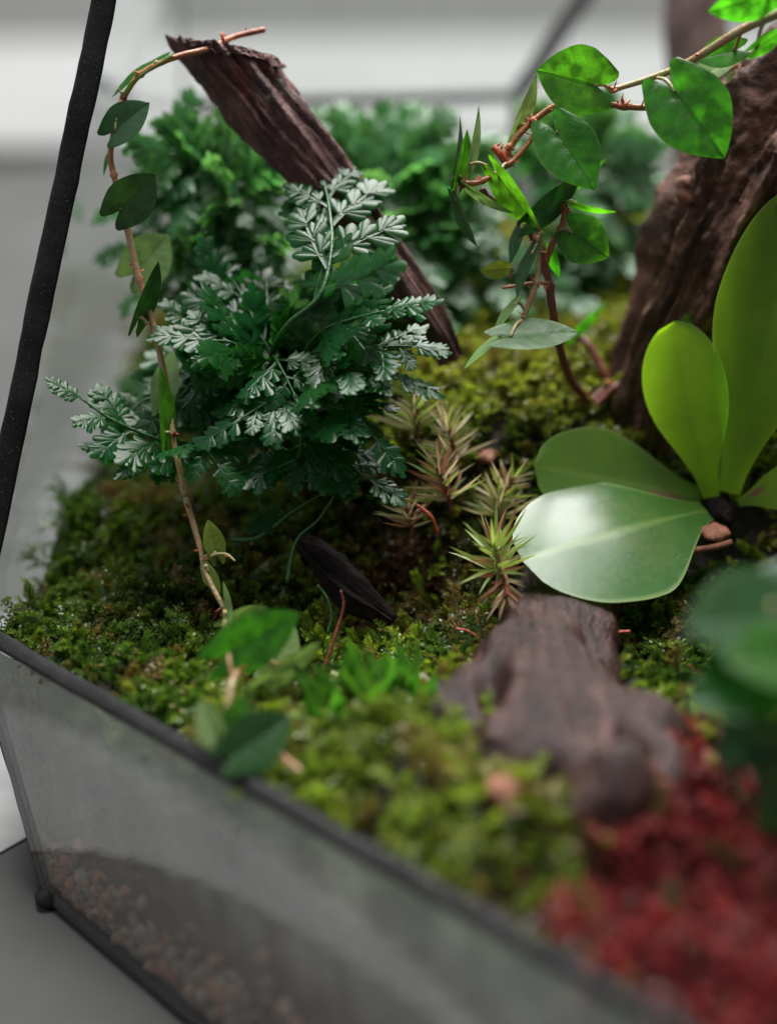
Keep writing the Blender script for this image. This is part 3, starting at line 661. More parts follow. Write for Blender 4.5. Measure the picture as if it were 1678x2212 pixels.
# ------------------------------------------------------------------ broad-leaved orchid
oc = tag(empty('orchid', P(1560, 1080, 25.3)), 'small orchid with broad fleshy leaves at the foot of the thick branch', 'plant')
kw = dict(kind='obovate', nu=34, nv=18, wave=0.02)
leaf(oc, P(1535, 1075, 25.2), P(1452, 697, 24.7), -14, 0.47, ORCH, fold=0.22, curl=0.10, name='leaf', **kw)
leaf(oc, P(1545, 1065, 25.5), P(1508, 662, 25.2), 10, 0.36, ORCH, fold=0.15, curl=0.05, **kw)
leaf(oc, P(1572, 1065, 25.0), P(1752, 405, 24.0), 8, 0.40, ORCH, fold=0.16, curl=0.12, **kw)
leaf(oc, P(1526, 1100, 25.0), P(1132, 1195, 23.6), 0, 0.74, ORCHG, fold=-0.12, curl=0.09, nrm=(0.03, -0.33, 0.94), label='glossy leaf lying flat, reflecting the window', **{**kw, 'kind': 'paddle', 'wave': 0.0})
leaf(oc, P(1512, 1072, 25.6), P(1150, 1008, 25.0), 0, 0.56, ORCHR, nrm=(0.0, -0.75, 0.66), fold=0.08, curl=-0.05, label='dull leaf with a brown scar', **kw)
leaf(oc, P(1592, 1085, 25.2), P(1780, 1030, 24.6), 15, 0.55, ORCHR, fold=0.1, curl=0.1, **kw)
for a, b in (((1535, 1085, 25.4), (1560, 1110, 25.3)), ((1575, 1085, 25.3), (1556, 1120, 25.3)), ((1555, 1085, 25.6), (1552, 1125, 25.4))):
    mk('root_collar', tube(catmull(PL(a, ((a[0]+b[0])/2+4, (a[1]+b[1])/2, 25.3), b), 6), lambda s: 0.12+0.06*s, 10, lambda s, a, p, d: 1+.3*mn.noise(p*4)), WOODD, oc)

# ------------------------------------------------------------------ ferns
def pinna_mesh(k, mat):
    rnd = random.Random(100+k); V, F, X = [], [], []
    def add(p, uv=(0.3, 0.8)): V.append(p); X.append(uv); return len(V)-1
    cnt = [0]
    def finger(base, ang, L_, wd):
        d = Vector((math.sin(ang), math.cos(ang), 0)); s = Vector((d.y, -d.x, 0)); cnt[0] += 1; zo = 0.0025*(cnt[0] % 5)
        cup = rnd.uniform(-.95, -.25); tilt = rnd.uniform(-.10, .10); cv = rnd.uniform(-.12, .12); rows = []
        for t, w_ in ((0, .30), (.3, .52), (.55, .82), (.75, 1.0), (.88, .92), (.96, .62), (1.0, .22)):
            c = base+d*(t*L_)+s*(cv*t*t*L_)+Vector((0, 0, tilt*t*L_-0.3*t*t*L_*L_+zo))
            rows.append([add(c-s*(w_*wd/2)+Vector((0, 0, cup*w_*wd*.5))), add(c, (0.3, 0.53)), add(c+s*(w_*wd/2)+Vector((0, 0, cup*w_*wd*.5)))])
        for a, b in zip(rows, rows[1:]):
            F.append((a[0], a[1], b[1], b[0])); F.append((a[1], a[2], b[2], b[1]))
    def lobe(base, ang, L_, wd, teeth):
        n = teeth
        for q in range(n):
            f = (q/(n-1)-.5)*2
            finger(base, ang+f*rnd.uniform(.30, .42), L_*(1-.22*abs(f))*rnd.uniform(.9, 1.08), wd*rnd.uniform(.42, .54))
    N = 3; bend = rnd.uniform(-.15, .15)
    mid = lambda t: Vector((bend*t*t, t, 0))
    for i in range(N):
        for sd in (-1, 1):
            t = 0.18+0.23*i+(0.05 if sd > 0 else 0)+rnd.uniform(-.015, .015)
            L_ = (0.46-0.07*i)*rnd.uniform(.85, 1.12)*(0.8 if i == 0 else 1)
            lobe(mid(t), sd*rnd.uniform(.62, .85), L_, L_*rnd.uniform(.70, .88), 3)
    lobe(mid(.68), rnd.uniform(-.1, .1), 0.36, 0.30, 3)
    # midrib blade
    m0 = len(V); n = 7
    for q in range(n+1):
        t = q/n*.80; wq = 0.045*(1-.6*q/n)
        for x in (-1, 0, 1): add(mid(t)+Vector((x*wq, 0, -0.008 if x == 0 else 0.004)), (0.3, 0.5+x*.1))
    for q in range(n):
        for c in range(2): a = m0+q*3+c; F.append((a, a+1, a+4, a+3))
    droop = rnd.uniform(.0, .14); side = rnd.uniform(-.15, .15)
    V2 = [Vector((v.x, v.y, v.z-droop*v.y*v.y+side*v.x*v.y)) for v in V]
    return mesh_data('pinna', V2, F, mat, True, X)
PIN = {m: [pinna_mesh(k, m) for k in range(7)] for m in (FERN, FERNB)}
def frond(parent, pts, plen0, pairs=4, mat=FERN, nrm=None, r=0.045, start=0.3, spread=55, tip=1.0, both=True):
    plen = plen0*1.32; pp = catmull(pts, 8); m = len(pp); T_, _, _ = frames(pp)
    st = mk('frond', tube(pp, lambda s: r*(1-.65*s), 7), RACH, parent, pp[0])
    def put(p, d, n_, L_):
        d = d.normalized(); zz = (n_-d*n_.dot(d)).normalized(); xx = d.cross(zz)
        o = bpy.data.objects.new('pinna', random.choice(PIN[mat])); COL.objects.link(o); o.parent = st
        M = Matrix((xx, d, zz)).transposed().to_4x4()
        o.matrix_basis = Matrix.Translation((p-WO[st.name])*U) @ M @ Matrix.Diagonal((L_, L_, L_, 1))
    for q in range(pairs):
        f = start+(1-start)*(q+0.1)/pairs*0.96; i = min(m-2, int(f*(m-1))); t = T_[i]; p = pp[i]
        nn = Vector(nrm) if nrm is not None else ((CAMP-p).normalized()*0.45+Vector((0, 0.1, 0.9)))
        nn = (nn.normalized()+mn.noise_vector(p*1.3+Vector((q*3., 0, 0)))*0.32); nn = (nn-t*nn.dot(t)).normalized(); s = t.cross(nn)
        L_ = plen*(0.62+0.55*math.sin(math.pi*min(1, (q+0.9)/pairs)**0.8))*random.uniform(.88, 1.1)
        for sd in ((-1, 1) if both else (random.choice((-1, 1)),)):
            a = math.radians(spread+random.uniform(-9, 9)); d = t*math.cos(a)+s*sd*math.sin(a)+nn*random.uniform(-.22, .1)
            k = min(m-2, i+(0 if sd < 0 else max(1, int(.06*m)))); put(pp[k], d, nn+s*sd*random.uniform(-.22, .12), L_)
    t = T_[-1]; nn = Vector(nrm) if nrm is not None else ((CAMP-pp[-1]).normalized()*0.45+Vector((0, 0.1, 0.9)))
    put(pp[-1]-t*plen*.08, t, nn, plen*tip)
    return st
R_ = random.uniform
ff = tag(empty('fern', gp(-1.45, 22.9)), 'large dark glossy fern growing around the foot of the red driftwood stick', 'fern')
root = P(610, 930, 25.8)
CAMN = lambda up=0.9, cam=0.45, x=0.0: ((CAMP-root).normalized()*cam+Vector((x, 0.15, up)))
frond(ff, [root]+PL((585, 790, 24.9), (620, 705, 24.1), (690, 640, 23.8), (716, 540, 24.1), (712, 455, 24.5), (698, 385, 24.8)), 0.86, 4, FERN, CAMN(.85, .6), 0.055, 0.47, 44, 1.0)
frond(ff, [root]+PL((640, 800, 25.1), (690, 720, 24.5), (760, 690, 24.2), (830, 672, 24.0)), 0.74, 3, FERN, CAMN(.9, .5), 0.045, 0.5, 48, 0.95)
frond(ff, [root]+PL((660, 820, 24.9), (740, 765, 24.4), (830, 750, 24.1), (890, 748, 24.0)), 0.60, 4, FERN, CAMN(.9, .5), 0.045, 0.4, 52, 0.8)
frond(ff, [root]+PL((600, 830, 24.9), (590, 770, 24.6), (610, 800, 24.2), (640, 860, 24.0)), 0.62, 3, FERN, CAMN(.8, .6), 0.04, 0.45, 50, 0.9)
frond(ff, [root]+PL((650, 800, 24.9), (700, 745, 24.5), (730, 770, 24.2), (755, 830, 24.1)), 0.60, 3, FERN, CAMN(.8, .6), 0.04, 0.45, 55, 0.8)
frond(ff, [root]+PL((560, 800, 25.6), (520, 690, 25.3), (485, 620, 25.2)), 0.72, 3, FERN, CAMN(.8, .5), 0.04, 0.45, 50, 0.95)
frond(ff, [root]+PL((560, 800, 25.4), (480, 730, 25.0), (430, 700, 24.9)), 0.70, 3, FERN, CAMN(.8, .5), 0.04, 0.4, 52, 0.8)
frond(ff, [root]+PL((650, 890, 25.0), (690, 950, 24.5), (750, 1000, 24.2), (800, 1035, 24.0)), 0.58, 3, FERN, CAMN(.9, .5, -.1), 0.04, 0.4, 50, 0.9)
frond(ff, PL((500, 1165, 24.8), (560, 1160, 24.6), (640, 1100, 24.4), (735, 1045, 24.2)), 0.5, 1, FERN, CAMN(), 0.045, 0.9, 45, 0.6)
frond(ff, PL((620, 1260, 24.2), (640, 1170, 24.2), (690, 1120, 24.1), (738, 1045, 24.1)), 0.35, 1, FERN, CAMN(), 0.035, 0.9, 45, 0.7)
frond(ff, [root]+PL((560, 1000, 25.0), (560, 1080, 24.7), (570, 1105, 24.6)), 0.4, 1, FERN, CAMN(), 0.03, 0.9, 45, 0.8)
for pts, pl in (([(600, 850, 24.9), (540, 770, 24.5), (500, 740, 24.3), (455, 735, 24.2)], .72), ([(640, 840, 24.8), (700, 800, 24.2), (790, 800, 23.9), (850, 815, 23.9)], .62),
                ([(600, 800, 24.8), (560, 720, 24.7), (530, 650, 24.9), (500, 600, 25.2)], .8), ([(620, 860, 24.6), (600, 860, 24.2), (560, 880, 24.0), (520, 905, 23.9)], .62),
                ([(660, 900, 24.7), (720, 880, 24.2), (770, 900, 24.0), (805, 940, 23.9)], .6),
                ([(590, 880, 25.), (470, 820, 24.9), (420, 830, 24.8), (385, 860, 24.7)], .66), ([(640, 930, 24.6), (650, 960, 24.3), (640, 990, 24.2), (600, 1010, 24.1)], .55)):
    frond(ff, [root]+PL(*pts), pl*1.08, 3, FERN, CAMN(.85, R_(.3, .7), R_(-.25, .25)), 0.04, 0.42, 50, 0.95)
for k in range(19):     # darker inner fronds
    tx, ty, td = random.uniform(330, 770), random.uniform(640, 1060), random.uniform(24.9, 26.8)
    e = P(tx, ty, td); mid = (root+e)/2+Vector((0, 0.2, 0.7))
    frond(ff, [root+Vector((random.uniform(-.4, .4), random.uniform(0, .5), 0)), mid, e], random.uniform(.6, .85), 4, random.choice((FERN, FERN, FERNB)), None, 0.035, 0.4, 52, 0.9)
lf = tag(empty('fern', gp(-3.2, 22.6)), 'small spreading fern low behind the hanging stem beside the left glass', 'fern')
r2 = P(470, 960, 25.0)
frond(lf, [r2]+PL((400, 960, 24.6), (330, 945, 24.4), (240, 905, 24.2), (175, 860, 24.1)), 0.62, 4, FERN, CAMN(.8, .5, .2), 0.045, 0.25, 55, 0.75)
frond(lf, [r2]+PL((400, 990, 24.5), (300, 985, 24.3), (235, 970, 24.2)), 0.45, 3, FERN, CAMN(.9, .4), 0.04, 0.4, 50, 0.8)
frond(lf, [r2]+PL((420, 950, 24.2), (440, 965, 23.9), (470, 1000, 23.8)), 0.55, 2, FERN, CAMN(.8, .6), 0.04, 0.4, 58, 0.85)
frond(lf, [r2]+PL((410, 900, 24.9), (330, 860, 24.9), (280, 890, 24.8)), 0.5, 3, FERN, CAMN(.8, .6), 0.04, 0.4, 55, 0.85)
def bush(label, gx, gy, targets, plen, mats, spread_y=0.8, pairs=3):
    e0 = gp(gx, gy); f = tag(empty('fern', e0), label, 'fern', 'ferns along the rear glass')
    for (tx, ty, td) in targets:
        e = P(tx, ty+55, td); b = e0+Vector((random.uniform(-.5, .5), random.uniform(-.4, .4), -.05))
        mid = b.lerp(e, .45)+Vector((0, -.2, (e.z-b.z)*.5+.25))
        frond(f, [b, mid, e], plen*random.uniform(.75, 1.0), pairs, random.choice(mats), None, 0.045, 0.45, 54, 0.95)
bush('pale blurred fern left of the red driftwood stick against the glass', -2.6, 26.6,
     [(345, 320, 26.8), (420, 300, 27), (490, 330, 26.8), (420, 370, 26.5), (530, 390, 26.5), (310, 380, 27), (470, 430, 26.4), (390, 500, 26.6), (480, 540, 26.4), (360, 560, 26.8), (560, 460, 26.2), (290, 470, 27.2), (540, 540, 26.2)], 0.80, (FERNB,), pairs=4)
bush('bright green blurred fern behind the upper half of the red driftwood stick', 0.2, 27.6,
     [(700, 290, 28.6), (790, 260, 29.1), (870, 270, 28.6), (930, 330, 28.1), (760, 360, 27.7), (850, 400, 27.5), (940, 440, 27.7), (700, 420, 27.7), (960, 540, 27.7), (870, 520, 27.5), (1000, 480, 28.1), (920, 600, 27.3), (830, 330, 28.1), (900, 480, 27.3), (640, 330, 28.0), (650, 450, 27.6), (1030, 380, 28.4), (1070, 470, 28.4), (1040, 560, 28.0), (980, 300, 28.6)],
     0.9, (FERNB,), pairs=4)
bush('soft blurred green fern behind the heart-leaved vine at the rear glass', 3.0, 29.0,
     [(1150, 290, 29.3), (1230, 270, 29.3), (1310, 300, 29.3), (1380, 330, 29.3), (1200, 380, 28.9), (1300, 420, 28.9), (1390, 430, 29.1), (1350, 500, 28.7), (1230, 500, 28.7), (1120, 560, 28.5), (1250, 580, 28.5)],
     0.85, (FERNB,), pairs=4)

# bright clubmoss tuft in the middle
tf = tag(empty('clubmoss_tuft', G(790, 1545, .1)), 'fresh bright green leafy tuft between bark and front moss', 'plant')
for k in range(44):
    b = G(790, 1550, .2)+Vector((R_(-.7, .75), R_(-.35, .4), 0)); e = b+Vector((R_(-.4, .4), R_(-.3, .3), R_(.5, 1.0)))
    leaf(tf, b, e, R_(-60, 60), R_(.22, .34), TUFT, 'lance', fold=.3, curl=R_(-.2, .4), wave=.08, nu=10, nv=4)

# ------------------------------------------------------------------ star moss sprigs
def star(label, base, top, n, L_, mats, wd=0.11, spiky=(0.35, 1.1)):
    base, top = Vector(base), Vector(top); o = tag(empty('star_moss_sprig', base), label, 'moss sprig', 'star moss sprigs')
    pp = catmull([base, base.lerp(top, .5)+Vector((.04, 0, .02)), top], 6)
    mk('stem', tube(pp, 0.035, 6), STEMD if mats[0] is not STAR else STEMP, o)
    ax = (top-base).normalized(); h = (top-base).length
    e1 = ax.orthogonal().normalized(); e2 = ax.cross(e1)
    n = int(n*1.5)
    for k in range(n):
        s = (k+.5)/n; p = base.lerp(top, .25+.75*s); a = k*2.399
        el = spiky[0]+(spiky[1]-spiky[0])*s**2; d = (e1*math.cos(a)+e2*math.sin(a))*math.cos(el)+ax*math.sin(el)
        if random.random() < .12: continue
        d = (d+mn.noise_vector(p*7+Vector((k*1.7, 0, 0)))*.55).normalized()
        Lk = 1.3*L_*random.uniform(.6, 1.25)*(1-.25*s); e = p+d*Lk
        leaf(o, p, e, R_(-40, 40), wd*.72*random.uniform(.8, 1.25), random.choice(mats), 'lance', fold=.35, curl=R_(.0, .5), nu=6, nv=2)
star('orange-hearted spiky green moss sprig beside the glossy flat leaf', P(1075, 1265, 24.0), P(1068, 1180, 23.7), 44, 0.62, (STAR, STAR, STAR, STARR))
star('pale spiky moss sprig standing tall beside the fern in the middle', P(900, 960, 25.2), P(893, 848, 25.1), 36, 0.52, (STARB, STAR, STAR))
star('tan feathery moss sprig right below the tallest one', P(985, 1030, 25.2), P(962, 905, 25.0), 40, 0.5, (STARB, STARB, STAR))
star('brownish drooping moss sprig with orange centre below the tan one', P(975, 1110, 24.8), P(945, 1010, 24.6), 38, 0.5, (STARB, STAR, STARR))
star('small green moss sprig half hidden under the dull scarred leaf', P(1085, 1140, 25.1), P(1075, 1075, 25.0), 30, 0.45, (STAR, STARB))
star('dark reddish moss sprig between the scarred leaf and tan sprig', P(1060, 1110, 25.2), P(1110, 1030, 25.1), 30, 0.42, (STARR, STARB, STAR))
star('short brown moss sprig in the dark hollow', P(890, 1160, 24.8), P(880, 1090, 24.7), 26, 0.42, (STARB, STARB, STARR))
star('withered orange moss sprig hanging under the spiky green one', P(1085, 1230, 23.7), P(1092, 1292, 23.5), 18, 0.42, (STARR, STARB), spiky=(.5, 1.2))

# ------------------------------------------------------------------ near leaves at the right edge
nr = tag(empty('leafy_plant', G(1640, 1680, 0.3)), 'out-of-focus dark green leafy plant close at the right edge', 'plant')
stem(nr, PL((1650, 1690, 20.3), (1640, 1560, 19.5), (1650, 1420, 19.0), (1665, 1300, 19.0)), 0.06, 0.04, STEMP)
for b, t, nn, ra, mt in (((1690, 1330, 19.0), (1482, 1350, 18.5), (-.2, -.62, .72), .95, FIGD), ((1680, 1450, 18.9), (1490, 1520, 18.4), (-.2, -.6, .75), .8, FERN), ((1660, 1560, 19.2), (1545, 1650, 18.7), (-.2, -.8, .5), .8, FIGD),
                     ((1640, 1330, 19.2), (1700, 1205, 19.4), (-.3, -.5, .8), .9, FIGD), ((1720, 1420, 18.7), (1570, 1430, 18.3), (0, -.5, .85), .9, FIG), ((1710, 1650, 19.2), (1610, 1560, 18.8), (-.2, -.8, .5), .9, FIGD), ((1730, 1800, 19.4), (1650, 1690, 19.2), (-.2, -.8, .5), 1., FIGD)):
    leaf(nr, P(*b), P(*t), 0, ra, mt, nrm=nn, quilt=.02, fold=.1, petiole=P(1660, (b[1]+1500)/2, 19.2))

# ------------------------------------------------------------------ small litter
def twig(name, pts, r0, r1, mat, label, cat='twig'):
    pp = catmull(pts, 8); return tag(mk(name, tube(pp, lambda s: r0+(r1-r0)*s, 8, lambda s, a, p, d: 1+.35*mn.noise(p*5)), mat, origin=pp[0]), label, cat)
twig('dry_stalk', PL((655, 1530, 23.2), (700, 1440, 23.4), (725, 1370, 23.5), (742, 1310, 23.5), (736, 1275, 23.5)), 0.03, 0.018, STEMD, 'thin dark red stalk standing in front of the black bark chunk', 'stalk')
twig('grass_stalk', PL((708, 1370, 23.6), (716, 1330, 23.6), (705, 1290, 23.6), (686, 1264, 23.6)), 0.022, 0.014, RACH, 'slim green stalk beside the thin red one', 'stalk')
twig('grass_stalk', PL((430, 1555, 22.2), (400, 1540, 22.3), (370, 1525, 22.4)), 0.03, 0.02, STEMP, 'pale stalk lying on the moss left of the rooted sprout', 'stalk')
twig('grass_stalk', PL((360, 1465, 23.0), (340, 1448, 23.0), (325, 1436, 23.0)), 0.03, 0.014, STEMP, 'short pale stalk sticking out above the front rim', 'stalk')
twig('orange_twig', PL((845, 1065, 24.6), (890, 1085, 24.5), (930, 1115, 24.4), (945, 1150, 24.5)), 0.025, 0.03, NODE, 'thin orange red rootlet across the dark hollow')
twig('orange_twig', PL((1470, 1210, 24.6), (1500, 1190, 24.5), (1550, 1180, 24.4), (1580, 1170, 24.4)), 0.06, 0.04, WOODP, 'curved orange twig below the orchid foot')
twig('orange_twig', PL((985, 1358, 23.6), (1008, 1362, 23.6), (1030, 1374, 23.6)), 0.02, 0.012, NODE, 'tiny orange twig at the log\'s left shoulder')
twig('orange_twig', PL((1300, 1372, 23.5), (1330, 1366, 23.5), (1360, 1364, 23.5)), 0.04, 0.025, NODE, 'short orange twig beside the log\'s far end')
def chip(name, c, r, mat, label, sq=.45, seed=1.0):
    V, F = blob(c, r, sq, seed); c = Vector(c)
    V = [c+(v-c)*(1+.35*mn.noise((v-c)*(1.4/r)+Vector((seed*7, 0, 0)))) for v in V]
    return tag(mk(name, (V, F), mat, origin=c), label, 'bark chip')
chip('bark_chip', P(1545, 1150, 24.7), 0.20, WOODP, 'pale orange bark chip at the orchid foot', .6, 2)
chip('bark_chip', P(750, 1580, 22.4), 0.24, WOODD, 'dark round bark chip in the front moss below the bright tuft', .7, 3)
chip('bark_chip', P(1050, 985, 25.6), 0.16, WOODP, 'beige flake on the moss behind the tan sprigs', .6, 5)
chip('bark_chip', P(1090, 1705, 19.9), 0.26, WOODP, 'blurred orange tan chip on the near moss cushion beside the log', .7, 6)
chip('bark_chip', P(700, 960, 25.2), 0.22, WOODG, 'greyish flake below the fern', .6, 8)

# ------------------------------------------------------------------ moss (one carpet that nobody could count)
def sprig_leaves(kind, seed):
    r = random.Random(seed); Q = []
    def lf(p, d, L_, wd, n_):
        d = d.normalized(); s = d.cross(n_).normalized()
        Q.append([p, p+d*L_*.45+s*wd-n_*L_*.06, p+d*L_-n_*L_*.18, p+d*L_*.45-s*wd-n_*L_*.06])
    def branch(p0, dirv, L_, n, ll):
        d = dirv.normalized(); side = d.cross(Vector((0, 0, 1))).normalized(); up = side.cross(d)
        for k in range(n):
            s = (k+.3)/n; p = p0+d*L_*s+Vector((0, 0, -.12*L_*s*s)); a = k*2.2+r.random()*.6
            o = side*math.cos(a)+up*(math.sin(a)*.75+.2)
            lf(p, o*.9+d*(.55+.6*s), ll*(1.1-.45*s), ll*.27, (up*1.0+d*-.3+o*.2).normalized())
    if kind == 'feather':
        L_ = .62; d = Vector((1, 0, r.uniform(.35, .7)))
        branch(Vector((0, 0, 0)), d, L_, 20, .115)
        for k in range(4):
            s = .25+.17*k; sd = 1 if k % 2 else -1
            branch(d.normalized()*L_*s, Vector((.8, sd*.9, .35)), .26-.03*k, 8, .085)
    elif kind == 'star':
        branch(Vector((0, 0, 0)), Vector((r.uniform(-.3, .3), r.uniform(-.3, .3), 1)), .42, 26, .16)
    else:   # cushion: short dense
        for k in range(3): branch(Vector((r.uniform(-.1, .1), r.uniform(-.1, .1), 0)), Vector((r.uniform(-.5, .5), r.uniform(-.5, .5), 1)), .30, 12, .10)
    return np.array([[list(v) for v in q] for q in Q])
def scatter(name, kinds, n, region, colour, mat, size=(0.8, 1.2), tilt=0.35):
    Vs, Cs = [], []
    pts = []
    while sum(len(p) for p in pts) < n:
        s = rng.random(n*2); t = rng.random(n*2)
        xy = qmap(s*.985+.012, t*.985+.012); k = region(xy[:, 0], xy[:, 1]) > rng.random(len(xy)); pts.append(xy[k])
    xy = np.concatenate(pts)[:n]
    e = .12; z = H(xy[:, 0], xy[:, 1]); nx = -(H(xy[:, 0]+e, xy[:, 1])-z)/e; ny = -(H(xy[:, 0], xy[:, 1]+e)-z)/e
    vs = [sprig_leaves(k, i) for i, k in enumerate(kinds)]
    which = rng.integers(0, len(vs), n)
    for w_, q in enumerate(vs):
        I = np.where(which == w_)[0]; m = len(I)
        up = np.stack([nx[I]*.7+rng.normal(0, tilt, m), ny[I]*.7+rng.normal(0, tilt, m), np.ones(m)], -1); up /= np.linalg.norm(up, axis=1)[:, None]
        a = rng.random(m)*6.283; x0 = np.stack([np.cos(a), np.sin(a), np.zeros(m)], -1)
        x = x0-up*(x0*up).sum(1)[:, None]; x /= np.linalg.norm(x, axis=1)[:, None]; y = np.cross(up, x)
        R = np.stack([x, y, up], -1)*rng.uniform(*size, m)[:, None, None]
        P3 = np.einsum('mij,lkj->mlki', R, q)+np.stack([xy[I, 0], xy[I, 1], z[I]-.04], -1)[:, None, None, :]
        c = colour(xy[I, 0], xy[I, 1], m)
        lum = rng.uniform(.8, 1.25, (m, q.shape[0], 1))
        tipg = np.linspace(.8, 1.15, q.shape[0])[None, :, None]
        Vs.append(P3.reshape(-1, 3)); Cs.append(np.repeat((c[:, None, :]*lum*tipg).reshape(-1, 3), 4, 0))
    V = np.concatenate(Vs); Cc = np.clip(np.concatenate(Cs), 0, 1); og = np.array([1.0, 20.0, 0.0]); nf = len(V)//4
    me = bpy.data.meshes.new(name); me.vertices.add(len(V)); me.vertices.foreach_set('co', ((V-og)*U).ravel())
    me.loops.add(len(V)); me.loops.foreach_set('vertex_index', np.arange(len(V), dtype=np.int32))
    me.polygons.add(nf); me.polygons.foreach_set('loop_start', np.arange(0, len(V), 4, dtype=np.int32))
    me.polygons.foreach_set('use_smooth', np.zeros(nf, bool))
    me.update(calc_edges=True)
    at = me.color_attributes.new('tint', 'FLOAT_COLOR', 'POINT'); at.data.foreach_set('color', np.concatenate([Cc, np.ones((len(Cc), 1))], 1).ravel())
    me.materials.append(mat); return link(name, me, None, og)
g2 = lambda x, y, cx, cy, sx, sy=None: np.exp(-((x-cx)/sx)**2-((y-cy)/(sy or sx))**2)
redc = (G(1500, 1930, .3), G(1560, 2100, .3), G(1420, 2030, .3), G(1575, 1830, .3))
def redmask(x, y):
    r = sum(g2(x, y, c.x, c.y, .85, .8) for c in redc)
    r = r+sstep(2.2, 3.2, x)*sstep(17.8, 16.6, y)
    return np.clip(r, 0, 1)
bare = lambda x, y: np.clip(g2(x, y, P(1560, 1090, 25.3).x, P(1560, 1090, 25.3).y, .75)+g2(x, y, -.2, 21.6, .9, .8)*.45+g2(x, y, 0.5, 22.6, 1.0, .7)*.3, 0, 1)
inview = lambda x, y: (np.abs(x) < .30*(y*.883+6)+1.2)*(y > 10)
def moss_colour(x, y, m):
    n = vnoise(x*1.4+20, y*1.4)+rng.normal(0, .12, m)
    n2 = vnoise(x*3.1, y*3.1+40)
    deep = np.array([.045, .095, .015]); lime = np.array([.22, .29, .030]); olive = np.array([.24, .24, .038]); brown = np.array([.18, .10, .045])
    k = sstep(.25, .8, n)[:, None]
    c = deep*(1-k)+lime*k
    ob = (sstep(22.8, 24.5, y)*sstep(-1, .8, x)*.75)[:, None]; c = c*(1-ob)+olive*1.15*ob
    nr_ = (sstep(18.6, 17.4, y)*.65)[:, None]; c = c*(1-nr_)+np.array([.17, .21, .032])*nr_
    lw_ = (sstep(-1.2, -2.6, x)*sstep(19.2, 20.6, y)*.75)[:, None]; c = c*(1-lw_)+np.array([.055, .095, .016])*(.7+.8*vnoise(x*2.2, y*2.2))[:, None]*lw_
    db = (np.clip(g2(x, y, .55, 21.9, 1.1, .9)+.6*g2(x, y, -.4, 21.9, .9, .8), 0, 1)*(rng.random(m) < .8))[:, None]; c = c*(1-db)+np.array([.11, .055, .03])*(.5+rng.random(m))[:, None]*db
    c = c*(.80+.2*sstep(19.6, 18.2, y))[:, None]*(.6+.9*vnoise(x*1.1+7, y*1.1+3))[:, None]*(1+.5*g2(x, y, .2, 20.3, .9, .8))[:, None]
    b = (sstep(.66, .82, n2)*.75)[:, None]; c = c*(1-b)+brown*b
    return c
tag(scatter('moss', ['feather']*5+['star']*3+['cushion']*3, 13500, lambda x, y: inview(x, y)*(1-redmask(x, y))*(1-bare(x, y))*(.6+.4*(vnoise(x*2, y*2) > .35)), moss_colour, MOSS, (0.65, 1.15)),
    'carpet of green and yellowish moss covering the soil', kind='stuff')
def red_colour(x, y, m):
    k = np.clip(vnoise(x*2.5, y*2.5)+rng.normal(0, .15, m), 0, 1)[:, None]
    c = np.array([.05, .008, .009])*(1-k)+np.array([.36, .05, .047])*k; t = rng.random(m)
    c[t < .06] = (.10, .10, .025); c[(t > .10) & (t < .17)] = (.40, .16, .14); c[(t > .2) & (t < .32)] = (.05, .022, .015)
    return c
tag(scatter('red_moss', ['cushion', 'star', 'feather', 'feather'], 5200, lambda x, y: inview(x, y)*redmask(x, y), red_colour, REDM, (0.5, 1.1), .6),
    'dried red moss spread over the near right corner', kind='stuff')

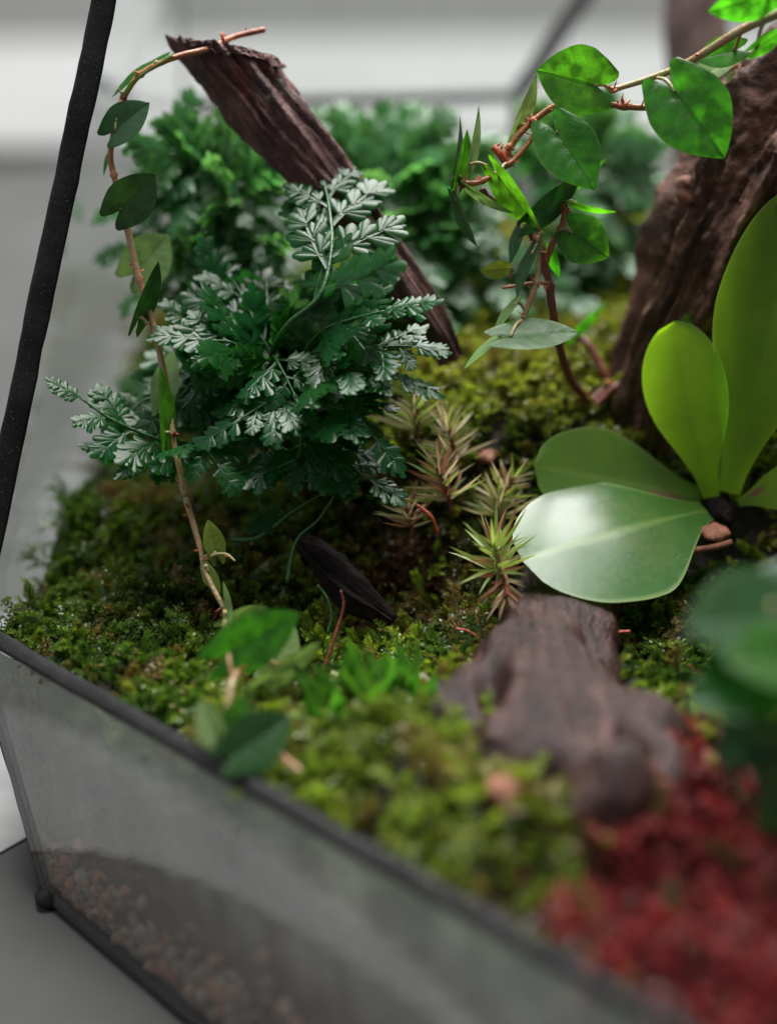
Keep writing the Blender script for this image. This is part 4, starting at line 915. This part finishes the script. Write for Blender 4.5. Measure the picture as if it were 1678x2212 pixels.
# pebbles in the bottom layer, seen through the front pane
def pebbles(n=2200):
    V, F, Cc = [], [], []; r = random.Random(3)
    base = [Vector(v) for v in ((1, 0, 0), (-1, 0, 0), (0, 1, 0), (0, -1, 0), (0, 0, 1), (0, 0, -1))]
    import itertools
    ico = bpy.data.meshes.new('t'); import bmesh; bm = bmesh.new(); bmesh.ops.create_icosphere(bm, subdivisions=1, radius=1)
    iv = [v.co.copy() for v in bm.verts]; fi = [tuple(v.index for v in f.verts) for f in bm.faces]; bm.free(); bpy.data.meshes.remove(ico)
    for k in range(n):
        s = r.random()**1.3*.62; t = 1-abs(r.gauss(0, .09))-.012
        top = A.lerp(B, s); bot = C.lerp(C2, s)+Vector((0, 0, .05)); p = top.lerp(bot, min(t, .985))+NIN*(.20+r.random()*.12)
        sx, sy, sz = (r.uniform(.06, .22) for _ in range(3)); R = Matrix.Rotation(r.random()*6, 3, (r.random(), r.random(), r.random()+.01)); o = len(V)
        c = r.choice(((.16, .09, .065), (.24, .15, .115), (.11, .07, .05), (.27, .11, .07), (.21, .17, .15)))
        for v in iv: V.append(p+R @ Vector((v.x*sx, v.y*sy, v.z*sz))*(1+.25*mn.noise(v*2+Vector((k, 0, 0))))); Cc.append((*c, 1))
        F += [tuple(i+o for i in f) for f in fi]
    o = mk('pebbles', (V, F), PEB, origin=C)
    at = o.data.color_attributes.new('tint', 'FLOAT_COLOR', 'POINT'); at.data.foreach_set('color', np.array(Cc).ravel()); return o
tag(pebbles(), 'layer of reddish brown drainage pebbles at the bottom of the glass', kind='stuff')

# ------------------------------------------------------------------ water droplets
def drop(c, r, label, group, up=(0, 0, 1)):
    V, F = blob(c, r, .8, 0); c = Vector(c)
    V = [c+(v-c).normalized()*r*Vector((1, 1, .8)).length/1.62 for v in V]
    return tag(mk('water_droplet', (V, F), WATER, origin=c), label, 'water droplet', group)
for px, r in ((520, .09), (610, .08), (1148, .15), (1125, .10), (1240, .14), (1275, .11), (1420, .16), (1465, .13), (930, .08)):
    q = G(px, 1385+px*.552, RZ+.1); s = (q-A).dot(DR); q = A+DR*s+NIN*.06
    drop(q+Vector((0, 0, .085+r*.6)), r, 'clear water droplet sitting on the black front rim', 'droplets on the front rim')
for px, py, r in ((455, 243, .11), (430, 244, .08), (405, 243, .06)):
    drop(P(px, py, 31.3), r, 'bright water droplet clinging behind the red driftwood stick', 'droplets behind the red stick')

# fine dew over the planting, too small to count
def dew(n=420):
    import bmesh
    bm = bmesh.new(); bmesh.ops.create_icosphere(bm, subdivisions=2, radius=1); iv = [v.co.copy() for v in bm.verts]; fi = [tuple(v.index for v in f.verts) for f in bm.faces]; bm.free()
    V, F = [], []
    while len(V) < n*len(iv):
        st = rng.random(2); q = qmap(np.array([st[0]*.97+.02]), np.array([st[1]*.97+.02]))[0]
        if not inview(q[0], q[1]): continue
        c = gp(q[0], q[1], R_(.12, .42)); r = R_(.018, .05); o = len(V)
        V += [c+v*r for v in iv]; F += [tuple(i+o for i in f) for f in fi]
    return mk('dew', (V, F), WATER, origin=(1, 20, 0))
tag(dew(), 'tiny dew drops caught in the moss', kind='stuff')
